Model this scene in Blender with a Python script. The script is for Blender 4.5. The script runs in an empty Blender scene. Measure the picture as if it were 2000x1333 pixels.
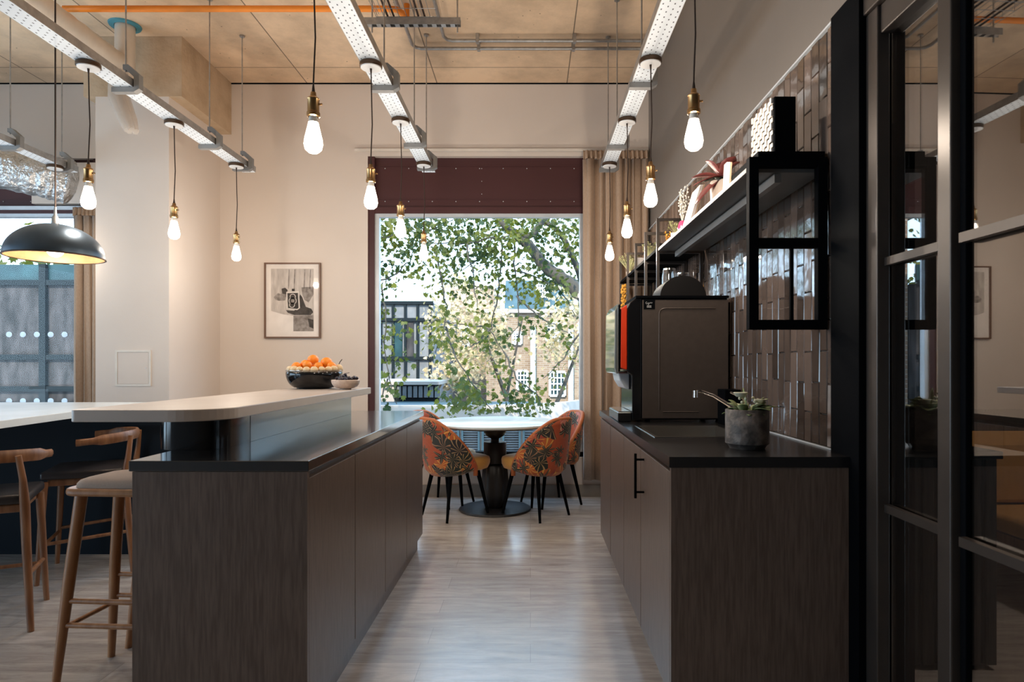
import bpy, bmesh, math, random
from mathutils import Vector, Matrix
from math import sin, cos, pi, radians

random.seed(11)
C = bpy.context.scene.collection
SC = bpy.context.scene

# ------------------------------------------------------------------ camera, world, sun, exposure
F, VX, VY, H = 1280.0, 1036.0, 712.0, 1.23      # focal length in pixels, vanishing point, eye height
cam_d = bpy.data.cameras.new('camera'); cam = bpy.data.objects.new('camera', cam_d); C.objects.link(cam)
cam.location = (0, 0, H); cam.rotation_euler = (pi/2, 0, 0)
cam_d.sensor_width = 36; cam_d.lens = F/2000*36
cam_d.shift_x = -(VX-1000)/2000; cam_d.shift_y = (VY-666.5)/2000
cam_d.clip_start = .05; cam_d.clip_end = 300
cam_d.dof.use_dof = True; cam_d.dof.focus_distance = 5.0; cam_d.dof.aperture_fstop = 7.0
SC.camera = cam
SC.view_settings.view_transform = 'Standard'; SC.view_settings.look = 'None'
SC.view_settings.gamma = 1; SC.view_settings.use_curve_mapping = False
SC.view_settings.exposure = 0.45
SC.cycles.use_denoising = True
SC.cycles.max_bounces = 8; SC.cycles.transparent_max_bounces = 24
SC.cycles.caustics_reflective = False; SC.cycles.caustics_refractive = False
SC.cycles.sample_clamp_indirect = 4.0

SKY_STRENGTH = 4.3
BULB_POWER = 12.5
w = bpy.data.worlds.new('sky'); SC.world = w; w.use_nodes = True
nt = w.node_tree; nt.nodes.clear()
tc = nt.nodes.new('ShaderNodeTexCoord'); sep = nt.nodes.new('ShaderNodeSeparateXYZ')
cr = nt.nodes.new('ShaderNodeValToRGB'); bg = nt.nodes.new('ShaderNodeBackground'); ow = nt.nodes.new('ShaderNodeOutputWorld')
nt.links.new(tc.outputs['Generated'], sep.inputs[0]); nt.links.new(sep.outputs['Z'], cr.inputs[0])
cr.color_ramp.elements[0].position = 0.0; cr.color_ramp.elements[0].color = (.56, .79, 1.0, 1)
cr.color_ramp.elements[1].position = .7; cr.color_ramp.elements[1].color = (.42, .68, 1.0, 1)
nt.links.new(cr.outputs[0], bg.inputs[0]); bg.inputs[1].default_value = SKY_STRENGTH
nt.links.new(bg.outputs[0], ow.inputs[0])
sd = bpy.data.lights.new('sun', 'SUN'); sun = bpy.data.objects.new('sun', sd); C.objects.link(sun)
sd.energy = 6.5; sd.angle = radians(1); sd.color = (1, .9, .74)
sun.rotation_euler = Vector((.22, .78, -.60)).to_track_quat('-Z', 'Y').to_euler(); sun.location = (-6, -6, 12)

def lamp(name, loc, power, color=(1, .87, .73), r=.03):
    d = bpy.data.lights.new(name, 'POINT'); d.energy = power; d.color = color; d.shadow_soft_size = r
    o = bpy.data.objects.new(name, d); C.objects.link(o); o.location = loc
    return o

# ------------------------------------------------------------------ materials
def _nodes(name):
    m = bpy.data.materials.new(name); m.use_nodes = True
    n = m.node_tree.nodes; return m, m.node_tree, n, n['Principled BSDF']

def N(nt, typ, **kw):
    n = nt.nodes.new('ShaderNode'+typ)
    for k, v in kw.items():
        if k.startswith('i_'):
            key = k[2:]; key = int(key) if key.isdigit() else key.replace('_', ' ')
            n.inputs[key].default_value = v
        else: setattr(n, k, v)
    return n

def c4(c): return (c[0], c[1], c[2], 1)

def mat(name, col, rough=.5, metal=0, col2=None, nscale=8, stretch=(1, 1, 1), bump=0, bscale=None, spec=None, coat=0, detail=6, lo=.35, hi=.65, sheen=0, bdist=.01):
    m, nt, n, b = _nodes(name)
    b.inputs['Base Color'].default_value = c4(col); b.inputs['Roughness'].default_value = rough; b.inputs['Metallic'].default_value = metal
    if spec is not None: b.inputs['Specular IOR Level'].default_value = spec
    b.inputs['Coat Weight'].default_value = coat; b.inputs['Coat Roughness'].default_value = .08
    if sheen: b.inputs['Sheen Weight'].default_value = sheen
    tc = N(nt, 'TexCoord'); mp = N(nt, 'Mapping'); mp.inputs['Scale'].default_value = stretch
    nt.links.new(tc.outputs['Object'], mp.inputs[0])
    if col2 is None: col2 = tuple(min(1, c*1.12) for c in col)
    tx = N(nt, 'TexNoise', i_Scale=nscale, i_Detail=detail); nt.links.new(mp.outputs[0], tx.inputs['Vector'])
    rp = N(nt, 'ValToRGB'); rp.color_ramp.elements[0].position = lo; rp.color_ramp.elements[1].position = hi
    rp.color_ramp.elements[0].color = c4(col); rp.color_ramp.elements[1].color = c4(col2)
    nt.links.new(tx.outputs['Fac'], rp.inputs[0]); nt.links.new(rp.outputs[0], b.inputs['Base Color'])
    if bump:
        t2 = N(nt, 'TexNoise', i_Scale=bscale or nscale*3, i_Detail=4); nt.links.new(mp.outputs[0], t2.inputs['Vector'])
        bp = N(nt, 'Bump', i_Strength=bump, i_Distance=bdist); nt.links.new(t2.outputs['Fac'], bp.inputs['Height']); nt.links.new(bp.outputs[0], b.inputs['Normal'])
    return m

def emis(name, col, s):
    m = bpy.data.materials.new(name); m.use_nodes = True; nt = m.node_tree; nt.nodes.clear()
    e = N(nt, 'Emission'); e.inputs[0].default_value = c4(col); e.inputs[1].default_value = s
    t = N(nt, 'BsdfTransparent'); mx = N(nt, 'MixShader', i_0=.35); o = N(nt, 'OutputMaterial')
    nt.links.new(t.outputs[0], mx.inputs[1]); nt.links.new(e.outputs[0], mx.inputs[2]); nt.links.new(mx.outputs[0], o.inputs[0]); return m

def thin_glass(name, refl=.06, tint=(1, 1, 1), rough=.0, edge=1.0, base=0.0, ior=1.5):
    m = bpy.data.materials.new(name); m.use_nodes = True; nt = m.node_tree; nt.nodes.clear()
    g = N(nt, 'BsdfGlossy', i_Roughness=rough); t = N(nt, 'BsdfTransparent'); t.inputs[0].default_value = c4(tint)
    fr = N(nt, 'Fresnel'); ge = N(nt, 'NewGeometry'); mi = N(nt, 'MapRange'); mi.inputs['To Min'].default_value = ior; mi.inputs['To Max'].default_value = 1/ior
    nt.links.new(ge.outputs['Backfacing'], mi.inputs['Value']); nt.links.new(mi.outputs[0], fr.inputs['IOR'])
    ma = N(nt, 'Math', operation='MULTIPLY_ADD', use_clamp=True); ma.inputs[1].default_value = edge; ma.inputs[2].default_value = base
    mx = N(nt, 'MixShader'); o = N(nt, 'OutputMaterial')
    nt.links.new(fr.outputs[0], ma.inputs[0]); nt.links.new(ma.outputs[0], mx.inputs[0])
    nt.links.new(t.outputs[0], mx.inputs[1]); nt.links.new(g.outputs[0], mx.inputs[2]); nt.links.new(mx.outputs[0], o.inputs[0]); return m

def floor_mat():
    m, nt, n, b = _nodes('floor_planks')
    tc = N(nt, 'TexCoord'); br = N(nt, 'TexBrick', offset=.37)
    br.inputs['Scale'].default_value = 1; br.inputs['Brick Width'].default_value = 1.22; br.inputs['Row Height'].default_value = .18
    br.inputs['Mortar Size'].default_value = .0012; br.inputs['Mortar Smooth'].default_value = .3; br.inputs['Bias'].default_value = 0
    br.inputs['Color1'].default_value = (0, 0, 0, 1); br.inputs['Color2'].default_value = (1, 1, 1, 1); br.inputs['Mortar'].default_value = (.5, .5, .5, 1)
    nt.links.new(tc.outputs['Object'], br.inputs['Vector'])
    mp = N(nt, 'Mapping'); mp.inputs['Scale'].default_value = (1.5, 9, 1); nt.links.new(tc.outputs['Object'], mp.inputs[0])
    no = N(nt, 'TexNoise', i_Scale=2.0, i_Detail=11, i_Roughness=.72, i_Distortion=.5); nt.links.new(mp.outputs[0], no.inputs['Vector'])
    rp = N(nt, 'ValToRGB'); e = rp.color_ramp.elements
    e[0].position = .3; e[0].color = (.38, .345, .325, 1); e[1].position = .70; e[1].color = (.74, .70, .66, 1)
    nt.links.new(no.outputs['Fac'], rp.inputs[0])
    mx = N(nt, 'Mix', data_type='RGBA', blend_type='MULTIPLY'); mx.inputs[0].default_value = .45
    rp2 = N(nt, 'ValToRGB'); rp2.color_ramp.elements[0].color = (.72, .7, .69, 1); rp2.color_ramp.elements[1].color = (1.15, 1.1, 1.05, 1)
    nt.links.new(br.outputs['Color'], rp2.inputs[0]); nt.links.new(rp.outputs[0], mx.inputs[6]); nt.links.new(rp2.outputs[0], mx.inputs[7])
    mx2 = N(nt, 'Mix', data_type='RGBA'); mx2.inputs[7].default_value = (.13, .11, .095, 1)
    sc = N(nt, 'Math', operation='MULTIPLY', i_1=.55); nt.links.new(br.outputs['Fac'], sc.inputs[0]); nt.links.new(sc.outputs[0], mx2.inputs[0])
    nt.links.new(mx.outputs[2], mx2.inputs[6]); nt.links.new(mx2.outputs[2], b.inputs['Base Color'])
    b.inputs['Roughness'].default_value = .25; b.inputs['Specular IOR Level'].default_value = .9; b.inputs['Coat Weight'].default_value = .4; b.inputs['Coat Roughness'].default_value = .2
    bp = N(nt, 'Bump', i_Strength=.25, i_Distance=.002); nt.links.new(no.outputs['Fac'], bp.inputs['Height']); nt.links.new(bp.outputs[0], b.inputs['Normal'])
    return m

def ceiling_mat():
    m, nt, n, b = _nodes('shuttered_concrete')
    tc = N(nt, 'TexCoord'); mp = N(nt, 'Mapping'); mp.inputs['Location'].default_value = (.87, -5.78, 0)
    nt.links.new(tc.outputs['Object'], mp.inputs[0])
    br = N(nt, 'TexBrick', offset=0)
    br.inputs['Scale'].default_value = 1; br.inputs['Brick Width'].default_value = 1.21; br.inputs['Row Height'].default_value = 2.4
    br.inputs['Mortar Size'].default_value = .006; br.inputs['Mortar Smooth'].default_value = .5
    br.inputs['Color1'].default_value = (.76, .55, .37, 1); br.inputs['Color2'].default_value = (.84, .63, .44, 1); br.inputs['Mortar'].default_value = (.22, .16, .11, 1)
    nt.links.new(mp.outputs[0], br.inputs['Vector'])
    no = N(nt, 'TexNoise', i_Scale=1.6, i_Detail=10, i_Roughness=.7); nt.links.new(tc.outputs['Object'], no.inputs['Vector'])
    rp = N(nt, 'ValToRGB'); rp.color_ramp.elements[0].position = .35; rp.color_ramp.elements[1].position = .62
    rp.color_ramp.elements[0].color = (.72, .70, .68, 1); rp.color_ramp.elements[1].color = (1.05, 1.03, 1.0, 1)
    nt.links.new(no.outputs['Fac'], rp.inputs[0])
    mx = N(nt, 'Mix', data_type='RGBA', blend_type='MULTIPLY'); mx.inputs[0].default_value = 1
    nt.links.new(br.outputs['Color'], mx.inputs[6]); nt.links.new(rp.outputs[0], mx.inputs[7])
    vo = N(nt, 'TexVoronoi', i_Scale=9.0); nt.links.new(tc.outputs['Object'], vo.inputs['Vector'])
    lt = N(nt, 'Math', operation='LESS_THAN', i_1=.05); nt.links.new(vo.outputs['Distance'], lt.inputs[0])
    mx2 = N(nt, 'Mix', data_type='RGBA'); mx2.inputs[7].default_value = (.25, .18, .12, 1)
    nt.links.new(lt.outputs[0], mx2.inputs[0]); nt.links.new(mx.outputs[2], mx2.inputs[6]); nt.links.new(mx2.outputs[2], b.inputs['Base Color'])
    b.inputs['Roughness'].default_value = .8
    bp = N(nt, 'Bump', i_Strength=.3, i_Distance=.01); nt.links.new(no.outputs['Fac'], bp.inputs['Height']); nt.links.new(bp.outputs[0], b.inputs['Normal'])
    return m

def tray_mat():
    m, nt, n, b = _nodes('perforated_tray')
    b.inputs['Roughness'].default_value = .45; b.inputs['Metallic'].default_value = .1
    tc = N(nt, 'TexCoord'); sp = N(nt, 'SeparateXYZ'); nt.links.new(tc.outputs['Object'], sp.inputs[0])
    def band(out, period, width, shift=None):
        d = N(nt, 'Math', operation='DIVIDE', i_1=period); nt.links.new(out, d.inputs[0])
        src = d.outputs[0]
        if shift is not None:
            a = N(nt, 'Math', operation='ADD'); nt.links.new(src, a.inputs[0]); nt.links.new(shift, a.inputs[1]); src = a.outputs[0]
        f = N(nt, 'Math', operation='FRACT'); nt.links.new(src, f.inputs[0])
        s = N(nt, 'Math', operation='SUBTRACT', i_1=.5); nt.links.new(f.outputs[0], s.inputs[0])
        a = N(nt, 'Math', operation='ABSOLUTE'); nt.links.new(s.outputs[0], a.inputs[0])
        l = N(nt, 'Math', operation='LESS_THAN', i_1=width); nt.links.new(a.outputs[0], l.inputs[0]); return l.outputs[0], src
    bx_, srcx = band(sp.outputs['X'], .026, .11)
    fl = N(nt, 'Math', operation='FLOOR'); nt.links.new(srcx, fl.inputs[0])
    hf = N(nt, 'Math', operation='MULTIPLY', i_1=.5); nt.links.new(fl.outputs[0], hf.inputs[0])
    by_, _ = band(sp.outputs['Y'], .044, .13, hf.outputs[0])
    mu = N(nt, 'Math', operation='MULTIPLY'); nt.links.new(bx_, mu.inputs[0]); nt.links.new(by_, mu.inputs[1])
    mx = N(nt, 'Mix', data_type='RGBA'); mx.inputs[6].default_value = (.76, .82, .88, 1); mx.inputs[7].default_value = (.05, .06, .08, 1)
    nt.links.new(mu.outputs[0], mx.inputs[0]); nt.links.new(mx.outputs[2], b.inputs['Base Color'])
    return m

def brick_mat(name, c1, c2, mortar, scale=1.0, rotx=True):
    m, nt, n, b = _nodes(name)
    tc = N(nt, 'TexCoord'); mp = N(nt, 'Mapping'); mp.inputs['Rotation'].default_value = (pi/2 if rotx else 0, 0, 0)
    nt.links.new(tc.outputs['Object'], mp.inputs[0])
    br = N(nt, 'TexBrick'); br.inputs['Scale'].default_value = scale; br.inputs['Brick Width'].default_value = .23; br.inputs['Row Height'].default_value = .075
    br.inputs['Mortar Size'].default_value = .009; br.inputs['Color1'].default_value = c4(c1); br.inputs['Color2'].default_value = c4(c2); br.inputs['Mortar'].default_value = c4(mortar)
    nt.links.new(mp.outputs[0], br.inputs['Vector']); nt.links.new(br.outputs['Color'], b.inputs['Base Color']); b.inputs['Roughness'].default_value = .9
    return m

def fabric_mat():
    m, nt, n, b = _nodes('tropical_fabric')
    tc = N(nt, 'TexCoord')
    no = N(nt, 'TexNoise', i_Scale=5.0, i_Detail=2); nt.links.new(tc.outputs['UV'], no.inputs['Vector'])
    sb = N(nt, 'VectorMath', operation='SUBTRACT'); sb.inputs[1].default_value = (.5, .5, .5); nt.links.new(no.outputs['Color'], sb.inputs[0])
    sl = N(nt, 'VectorMath', operation='SCALE', i_Scale=.13); nt.links.new(sb.outputs[0], sl.inputs[0])
    ad = N(nt, 'VectorMath', operation='ADD'); nt.links.new(tc.outputs['UV'], ad.inputs[0]); nt.links.new(sl.outputs[0], ad.inputs[1])
    def layer(scale, off, nribs):
        a2 = N(nt, 'VectorMath', operation='ADD'); a2.inputs[1].default_value = (off, off*.7, 0); nt.links.new(ad.outputs[0], a2.inputs[0])
        vo = N(nt, 'TexVoronoi', voronoi_dimensions='2D', i_Scale=scale); nt.links.new(a2.outputs[0], vo.inputs['Vector'])
        ms = N(nt, 'VectorMath', operation='SUBTRACT'); nt.links.new(a2.outputs[0], ms.inputs[0]); nt.links.new(vo.outputs['Position'], ms.inputs[1])
        sp = N(nt, 'SeparateXYZ'); nt.links.new(ms.outputs[0], sp.inputs[0])
        at = N(nt, 'Math', operation='ARCTAN2'); nt.links.new(sp.outputs['Y'], at.inputs[0]); nt.links.new(sp.outputs['X'], at.inputs[1])
        mu = N(nt, 'Math', operation='MULTIPLY', i_1=nribs); nt.links.new(at.outputs[0], mu.inputs[0])
        si = N(nt, 'Math', operation='SINE'); nt.links.new(mu.outputs[0], si.inputs[0])
        return vo, si
    v1, s1 = layer(10.5, 0.0, 9)
    sc = N(nt, 'SeparateColor'); nt.links.new(v1.outputs['Color'], sc.inputs[0])
    rp = N(nt, 'ValToRGB'); rp.color_ramp.interpolation = 'CONSTANT'; e = rp.color_ramp.elements
    cols = [(0, (.42, .075, .02)), (.16, (.012, .018, .012)), (.34, (.50, .115, .025)), (.46, (.03, .03, .022)), (.6, (.36, .06, .035)), (.7, (.45, .20, .035)), (.78, (.02, .016, .018)), (.93, (.42, .10, .08))]
    e[0].position = 0; e[0].color = c4(cols[0][1]); e[1].position = cols[1][0]; e[1].color = c4(cols[1][1])
    for p_, c_ in cols[2:]:
        x = e.new(p_); x.color = c4(c_)
    nt.links.new(sc.outputs[0], rp.inputs[0])
    rb = N(nt, 'ValToRGB'); rb.color_ramp.interpolation = 'CONSTANT'; e = rb.color_ramp.elements
    cols = [(0, (.45, .08, .03)), (.16, (.42, .27, .12)), (.34, (.75, .42, .08)), (.46, (.35, .18, .10)), (.6, (.65, .25, .05)), (.7, (.3, .08, .04)), (.78, (.38, .25, .13)), (.93, (.7, .4, .25))]
    e[0].position = 0; e[0].color = c4(cols[0][1]); e[1].position = cols[1][0]; e[1].color = c4(cols[1][1])
    for p_, c_ in cols[2:]:
        x = e.new(p_); x.color = c4(c_)
    nt.links.new(sc.outputs[0], rb.inputs[0])
    g = N(nt, 'Math', operation='GREATER_THAN', i_1=.8); nt.links.new(s1.outputs[0], g.inputs[0])
    mx = N(nt, 'Mix', data_type='RGBA'); nt.links.new(g.outputs[0], mx.inputs[0]); nt.links.new(rp.outputs[0], mx.inputs[6]); nt.links.new(rb.outputs[0], mx.inputs[7])
    # second scattered layer of dark monstera leaves: star-like cut edges
    v2, s2 = layer(7.5, 3.7, 6)
    th = N(nt, 'Math', operation='MULTIPLY_ADD', i_1=.15, i_2=.30); nt.links.new(s2.outputs[0], th.inputs[0])
    lt = N(nt, 'Math', operation='LESS_THAN'); nt.links.new(v2.outputs['Distance'], lt.inputs[0]); nt.links.new(th.outputs[0], lt.inputs[1])
    mx2 = N(nt, 'Mix', data_type='RGBA'); mx2.inputs[7].default_value = (.014, .02, .014, 1)
    nt.links.new(lt.outputs[0], mx2.inputs[0]); nt.links.new(mx.outputs[2], mx2.inputs[6])
    g2 = N(nt, 'Math', operation='GREATER_THAN', i_1=.93); nt.links.new(s2.outputs[0], g2.inputs[0])
    an = N(nt, 'Math', operation='MULTIPLY'); nt.links.new(g2.outputs[0], an.inputs[0]); nt.links.new(lt.outputs[0], an.inputs[1])
    mx3 = N(nt, 'Mix', data_type='RGBA'); mx3.inputs[7].default_value = (.30, .20, .11, 1)
    nt.links.new(an.outputs[0], mx3.inputs[0]); nt.links.new(mx2.outputs[2], mx3.inputs[6]); nt.links.new(mx3.outputs[2], b.inputs['Base Color'])
    b.inputs['Roughness'].default_value = .75; b.inputs['Sheen Weight'].default_value = .2
    return m

def tile_mat():
    m, nt, n, b = _nodes('glazed_tile')
    tc = N(nt, 'TexCoord'); at = N(nt, 'Attribute', attribute_name='tone')
    rp = N(nt, 'ValToRGB'); rp.color_ramp.elements[0].color = (.050, .035, .028, 1); rp.color_ramp.elements[1].color = (.17, .122, .10, 1)
    no = N(nt, 'TexNoise', i_Scale=14, i_Detail=5); nt.links.new(tc.outputs['Object'], no.inputs['Vector'])
    ma = N(nt, 'Math', operation='MULTIPLY_ADD', i_1=.6, i_2=-.3); nt.links.new(no.outputs['Fac'], ma.inputs[0])
    ad = N(nt, 'Math', operation='ADD'); nt.links.new(ma.outputs[0], ad.inputs[0]); nt.links.new(at.outputs['Fac'], ad.inputs[1])
    nt.links.new(ad.outputs[0], rp.inputs[0]); nt.links.new(rp.outputs[0], b.inputs['Base Color'])
    b.inputs['Roughness'].default_value = .09; b.inputs['Coat Weight'].default_value = .6; b.inputs['Coat Roughness'].default_value = .04; b.inputs['Specular IOR Level'].default_value = .8
    n2 = N(nt, 'TexNoise', i_Scale=9, i_Detail=2); nt.links.new(tc.outputs['Object'], n2.inputs['Vector'])
    bp = N(nt, 'Bump', i_Strength=.13, i_Distance=.01); nt.links.new(n2.outputs['Fac'], bp.inputs['Height'])
    nt.links.new(bp.outputs[0], b.inputs['Normal']); nt.links.new(bp.outputs[0], b.inputs['Coat Normal'])
    return m

M = dict(
    floor=floor_mat(), ceiling=ceiling_mat(), tray=tray_mat(), fabric=fabric_mat(), tile=tile_mat(),
    cream=mat('cream_plaster', (.70, .61, .54), .75, nscale=1.2, col2=(.74, .65, .58), bump=.04, bscale=90),
    graywall=mat('grey_brown_paint', (.155, .134, .118), .5, nscale=1, bump=.03, bscale=80),
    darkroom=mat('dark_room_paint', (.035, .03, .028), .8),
    concrete=mat('beam_concrete', (.46, .33, .21), .85, nscale=6, col2=(.58, .43, .29), bump=.4, bscale=40),
    laminate=mat('brown_oak_laminate', (.100, .068, .053), .36, nscale=9, col2=(.155, .110, .088), stretch=(14, 14, 1), bump=.08, bdist=.002),
    worktop=mat('charcoal_worktop', (.010, .011, .013), .17, nscale=60, col2=(.016, .016, .018), spec=.8, coat=.6),
    worktop_d=mat('black_worktop', (.009, .009, .010), .25, nscale=60, spec=.6),
    bartop=mat('taupe_bar_top', (.50, .43, .385), .35, nscale=4, col2=(.55, .48, .43)),
    bargloss=mat('gloss_charcoal_panel', (.24, .28, .30), .16, metal=.4, nscale=2),
    whitetop=mat('white_table_top', (.78, .84, .86), .2, nscale=4),
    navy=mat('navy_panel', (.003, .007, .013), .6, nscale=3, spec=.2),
    black=mat('black_metal', (.003, .0035, .0045), .7, nscale=20, spec=.03),
    blackgloss=mat('gloss_black', (.006, .006, .007), .12, nscale=20),
    bronze=mat('bronze_grey_frame', (.062, .050, .043), .35, metal=.4, nscale=10),
    steel=mat('galvanised_steel', (.36, .35, .34), .38, metal=.8, nscale=30, col2=(.46, .45, .44)),
    bracket=mat('bracket_grey', (.24, .235, .23), .5, metal=.4, nscale=20),
    stainless=mat('stainless_sink', (.55, .53, .5), .22, metal=1, nscale=30),
    chrome=mat('chrome', (.8, .8, .8), .08, metal=1),
    foil=mat('crumpled_foil', (.60, .60, .60), .28, metal=.9, nscale=8, bump=1.0, bscale=16, bdist=.05),
    duct=mat('spiral_duct', (.62, .55, .47), .4, metal=.35, nscale=8),
    orange=mat('orange_pipe', (.85, .25, .02), .45),
    brass=mat('brass', (.42, .25, .11), .28, metal=1, nscale=40),
    darkbrass=mat('aged_brass', (.09, .055, .035), .35, metal=.8, nscale=40),
    cord=mat('brown_cord', (.035, .02, .014), .8),
    canopywhite=mat('white_canopy', (.8, .8, .8), .4),
    bulb=emis('bulb_glow', (1, .86, .68), 14),
    bulbneck=mat('bulb_neck', (.9, .85, .78), .2),
    domeout=mat('pewter_shade', (.07, .10, .135), .36, metal=.75, nscale=10),
    domein=mat('gold_leaf', (.24, .125, .05), .5, metal=.2, nscale=18, col2=(.30, .165, .07)),
    burgundy=mat('burgundy_metal', (.060, .018, .020), .45, nscale=2),
    alu=mat('pale_aluminium', (.62, .66, .7), .35, metal=.3),
    rail=mat('cream_rail', (.7, .64, .57), .5),
    curtain=mat('tan_curtain', (.36, .245, .165), .85, nscale=160, col2=(.42, .29, .20), stretch=(1, 1, .3), sheen=.3),
    walnut=mat('walnut', (.19, .08, .035), .4, nscale=5, col2=(.32, .15, .07), stretch=(8, 8, 1)),
    oak=mat('warm_oak', (.30, .125, .045), .4, nscale=5, col2=(.42, .20, .085), stretch=(8, 8, 1)),
    leather=mat('dark_leather', (.025, .022, .024), .35),
    linen=mat('linen_cushion', (.40, .31, .255), .9, nscale=200, bump=.2),
    mustard=mat('mustard_velvet', (.62, .30, .05), .7, nscale=6, col2=(.72, .38, .09), sheen=.4),
    piping=mat('rust_piping', (.45, .13, .04), .7),
    pedestal=mat('black_turned_wood', (.010, .010, .012), .42, nscale=6, col2=(.02, .018, .018), stretch=(8, 8, 1)),
    tabletop=mat('pale_table_top', (.72, .78, .76), .18, nscale=3),
    frame=mat('brown_wood_frame', (.16, .085, .055), .4),
    paper=mat('mount_paper', (.86, .79, .74), .9),
    orangefruit=mat('orange_peel', (.90, .27, .02), .45, nscale=40, bump=.25, bdist=.002),
    palefruit=mat('pale_fruit_skin', (.72, .52, .30), .5, nscale=20, col2=(.80, .62, .38)),
    grape=mat('black_grape', (.018, .012, .025), .3, nscale=20),
    cream_cer=mat('speckled_bowl', (.62, .48, .40), .4, nscale=60, col2=(.70, .57, .48)),
    machine=mat('taupe_machine_panel', (.09, .068, .056), .38, nscale=30, metal=.25),
    red=mat('red_panel', (.9, .055, .01), .35),
    potstone=mat('mottled_stone_pot', (.06, .05, .044), .55, nscale=18, col2=(.26, .21, .18), bump=.4, lo=.45, hi=.7),
    creampot=mat('cream_pot', (.70, .58, .49), .5),
    leaf=mat('pot_plant_leaf', (.10, .16, .035), .5, nscale=20, col2=(.34, .36, .18)),
    palebloom=mat('pale_bloom', (.62, .60, .45), .6),
    pinkleaf=mat('pink_leaf', (.16, .03, .028), .45, nscale=14, col2=(.30, .085, .07)),
    darkleaf=mat('dark_leaf', (.035, .045, .03), .5),
    twig=mat('silver_twig', (.42, .40, .36), .8),
    dryflower=mat('dried_flower', (.52, .50, .26), .9),
    amber=mat('amber_dried_stem', (.62, .30, .04), .9),
    pink=mat('pink_glass', (.35, .05, .12), .2),
    basket=mat('woven_white', (.55, .50, .45), .5, nscale=40, col2=(.68, .63, .58)),
    wood=mat('pale_wood', (.62, .43, .28), .5, nscale=4, stretch=(1, 8, 1)),
    soil=mat('soil', (.03, .02, .015), .9),
    clear=thin_glass('clear_glass', ior=1.45), screen=thin_glass('dark_reflective_glass', edge=1.0, base=.22, tint=(.8, .8, .8)),
    winglass=thin_glass('window_glass', edge=.3, ior=1.4), picglass=thin_glass('picture_glass', edge=.4, rough=.02),
    jarglass=thin_glass('jar_glass', edge=1.0, base=.22, rough=.02), wrap=mat('plastic_wrap', (.78, .72, .66), .15),
    
    slat=mat('black_slats', (.04, .043, .042), .5),
    chairyellow=mat('ochre_fabric', (.50, .27, .09), .8),
    bark=mat('dark_bark', (.045, .04, .032), .9, nscale=10, bump=.5),
    brick=brick_mat('tan_brick', (.16, .105, .065), (.24, .17, .11), (.24, .20, .16)),
    brick2=brick_mat('london_brick', (.20, .11, .07), (.28, .18, .11), (.32, .28, .25)),
    render=mat('cream_render', (.32, .28, .25), .85, nscale=3),
    zinc=mat('teal_zinc_roof', (.010, .030, .036), .6, nscale=3, col2=(.03, .065, .075)),
    modpanel=mat('pale_clad_panel', (.085, .095, .105), .6, nscale=3, col2=(.15, .155, .16)),
    mullion=mat('dark_mullion', (.004, .008, .010), .8, spec=.2),
    bldglass=mat('building_glass', (.008, .022, .026), .3, nscale=2, spec=.25, col2=(.02, .055, .06)),
    whitepaint=mat('white_window_paint', (.42, .43, .43), .5),
    weathered=mat('weathered_panel', (.014, .0135, .0135), .8, nscale=2.5, spec=.2, col2=(.05, .045, .045), stretch=(3, 3, 1), detail=10),
    ground=mat('courtyard_ground', (.10, .10, .09), .9),
    blue=mat('blue_collar', (.05, .22, .28), .5),
    p0=mat('print_grey_light', (.52, .46, .42), .9, nscale=9, col2=(.70, .63, .58), stretch=(3, 1, .8)),
    p1=mat('print_grey_mid', (.20, .17, .15), .9, nscale=25, col2=(.42, .37, .34)),
    p2=mat('print_grey_dark', (.045, .038, .034), .9, nscale=25, col2=(.10, .085, .075)),
    p3=mat('print_white', (.72, .66, .61), .9, nscale=30),
    label=mat('sticker_white', (.6, .58, .55), .6),
)

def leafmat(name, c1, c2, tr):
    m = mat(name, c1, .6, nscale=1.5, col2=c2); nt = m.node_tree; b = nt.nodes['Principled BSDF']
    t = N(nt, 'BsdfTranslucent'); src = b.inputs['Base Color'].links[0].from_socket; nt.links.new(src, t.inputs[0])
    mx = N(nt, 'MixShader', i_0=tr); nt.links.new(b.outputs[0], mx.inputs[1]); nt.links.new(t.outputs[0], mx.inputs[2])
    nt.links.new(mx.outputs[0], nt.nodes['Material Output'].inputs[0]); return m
def dotmat():
    m, nt, n, b = _nodes('white_vinyl_dot'); nt.nodes.remove(b)
    d = N(nt, 'BsdfDiffuse'); d.inputs[0].default_value = (.9, .93, .96, 1); t = N(nt, 'BsdfTranslucent'); t.inputs[0].default_value = (.95, .97, 1, 1)
    mx = N(nt, 'MixShader', i_0=.6); nt.links.new(d.outputs[0], mx.inputs[1]); nt.links.new(t.outputs[0], mx.inputs[2])
    nt.links.new(mx.outputs[0], nt.nodes['Material Output'].inputs[0]); return m
M['dot'] = dotmat()
def wrapmat():
    m = M['wrap']; nt = m.node_tree; b = nt.nodes['Principled BSDF']; t = N(nt, 'BsdfTransparent'); tl = N(nt, 'BsdfTranslucent'); tl.inputs[0].default_value = (.85, .8, .74, 1)
    a = N(nt, 'MixShader', i_0=.45); nt.links.new(b.outputs[0], a.inputs[1]); nt.links.new(tl.outputs[0], a.inputs[2])
    c = N(nt, 'MixShader', i_0=.55); nt.links.new(a.outputs[0], c.inputs[1]); nt.links.new(t.outputs[0], c.inputs[2]); nt.links.new(c.outputs[0], nt.nodes['Material Output'].inputs[0])
wrapmat()
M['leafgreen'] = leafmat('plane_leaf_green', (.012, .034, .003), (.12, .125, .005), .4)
M['leafsunlit'] = leafmat('plane_leaf_sunlit', (.24, .20, .08), (.70, .52, .32), .35)  # sunlight put into the leaf colour, a lit counterpart of the green

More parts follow.
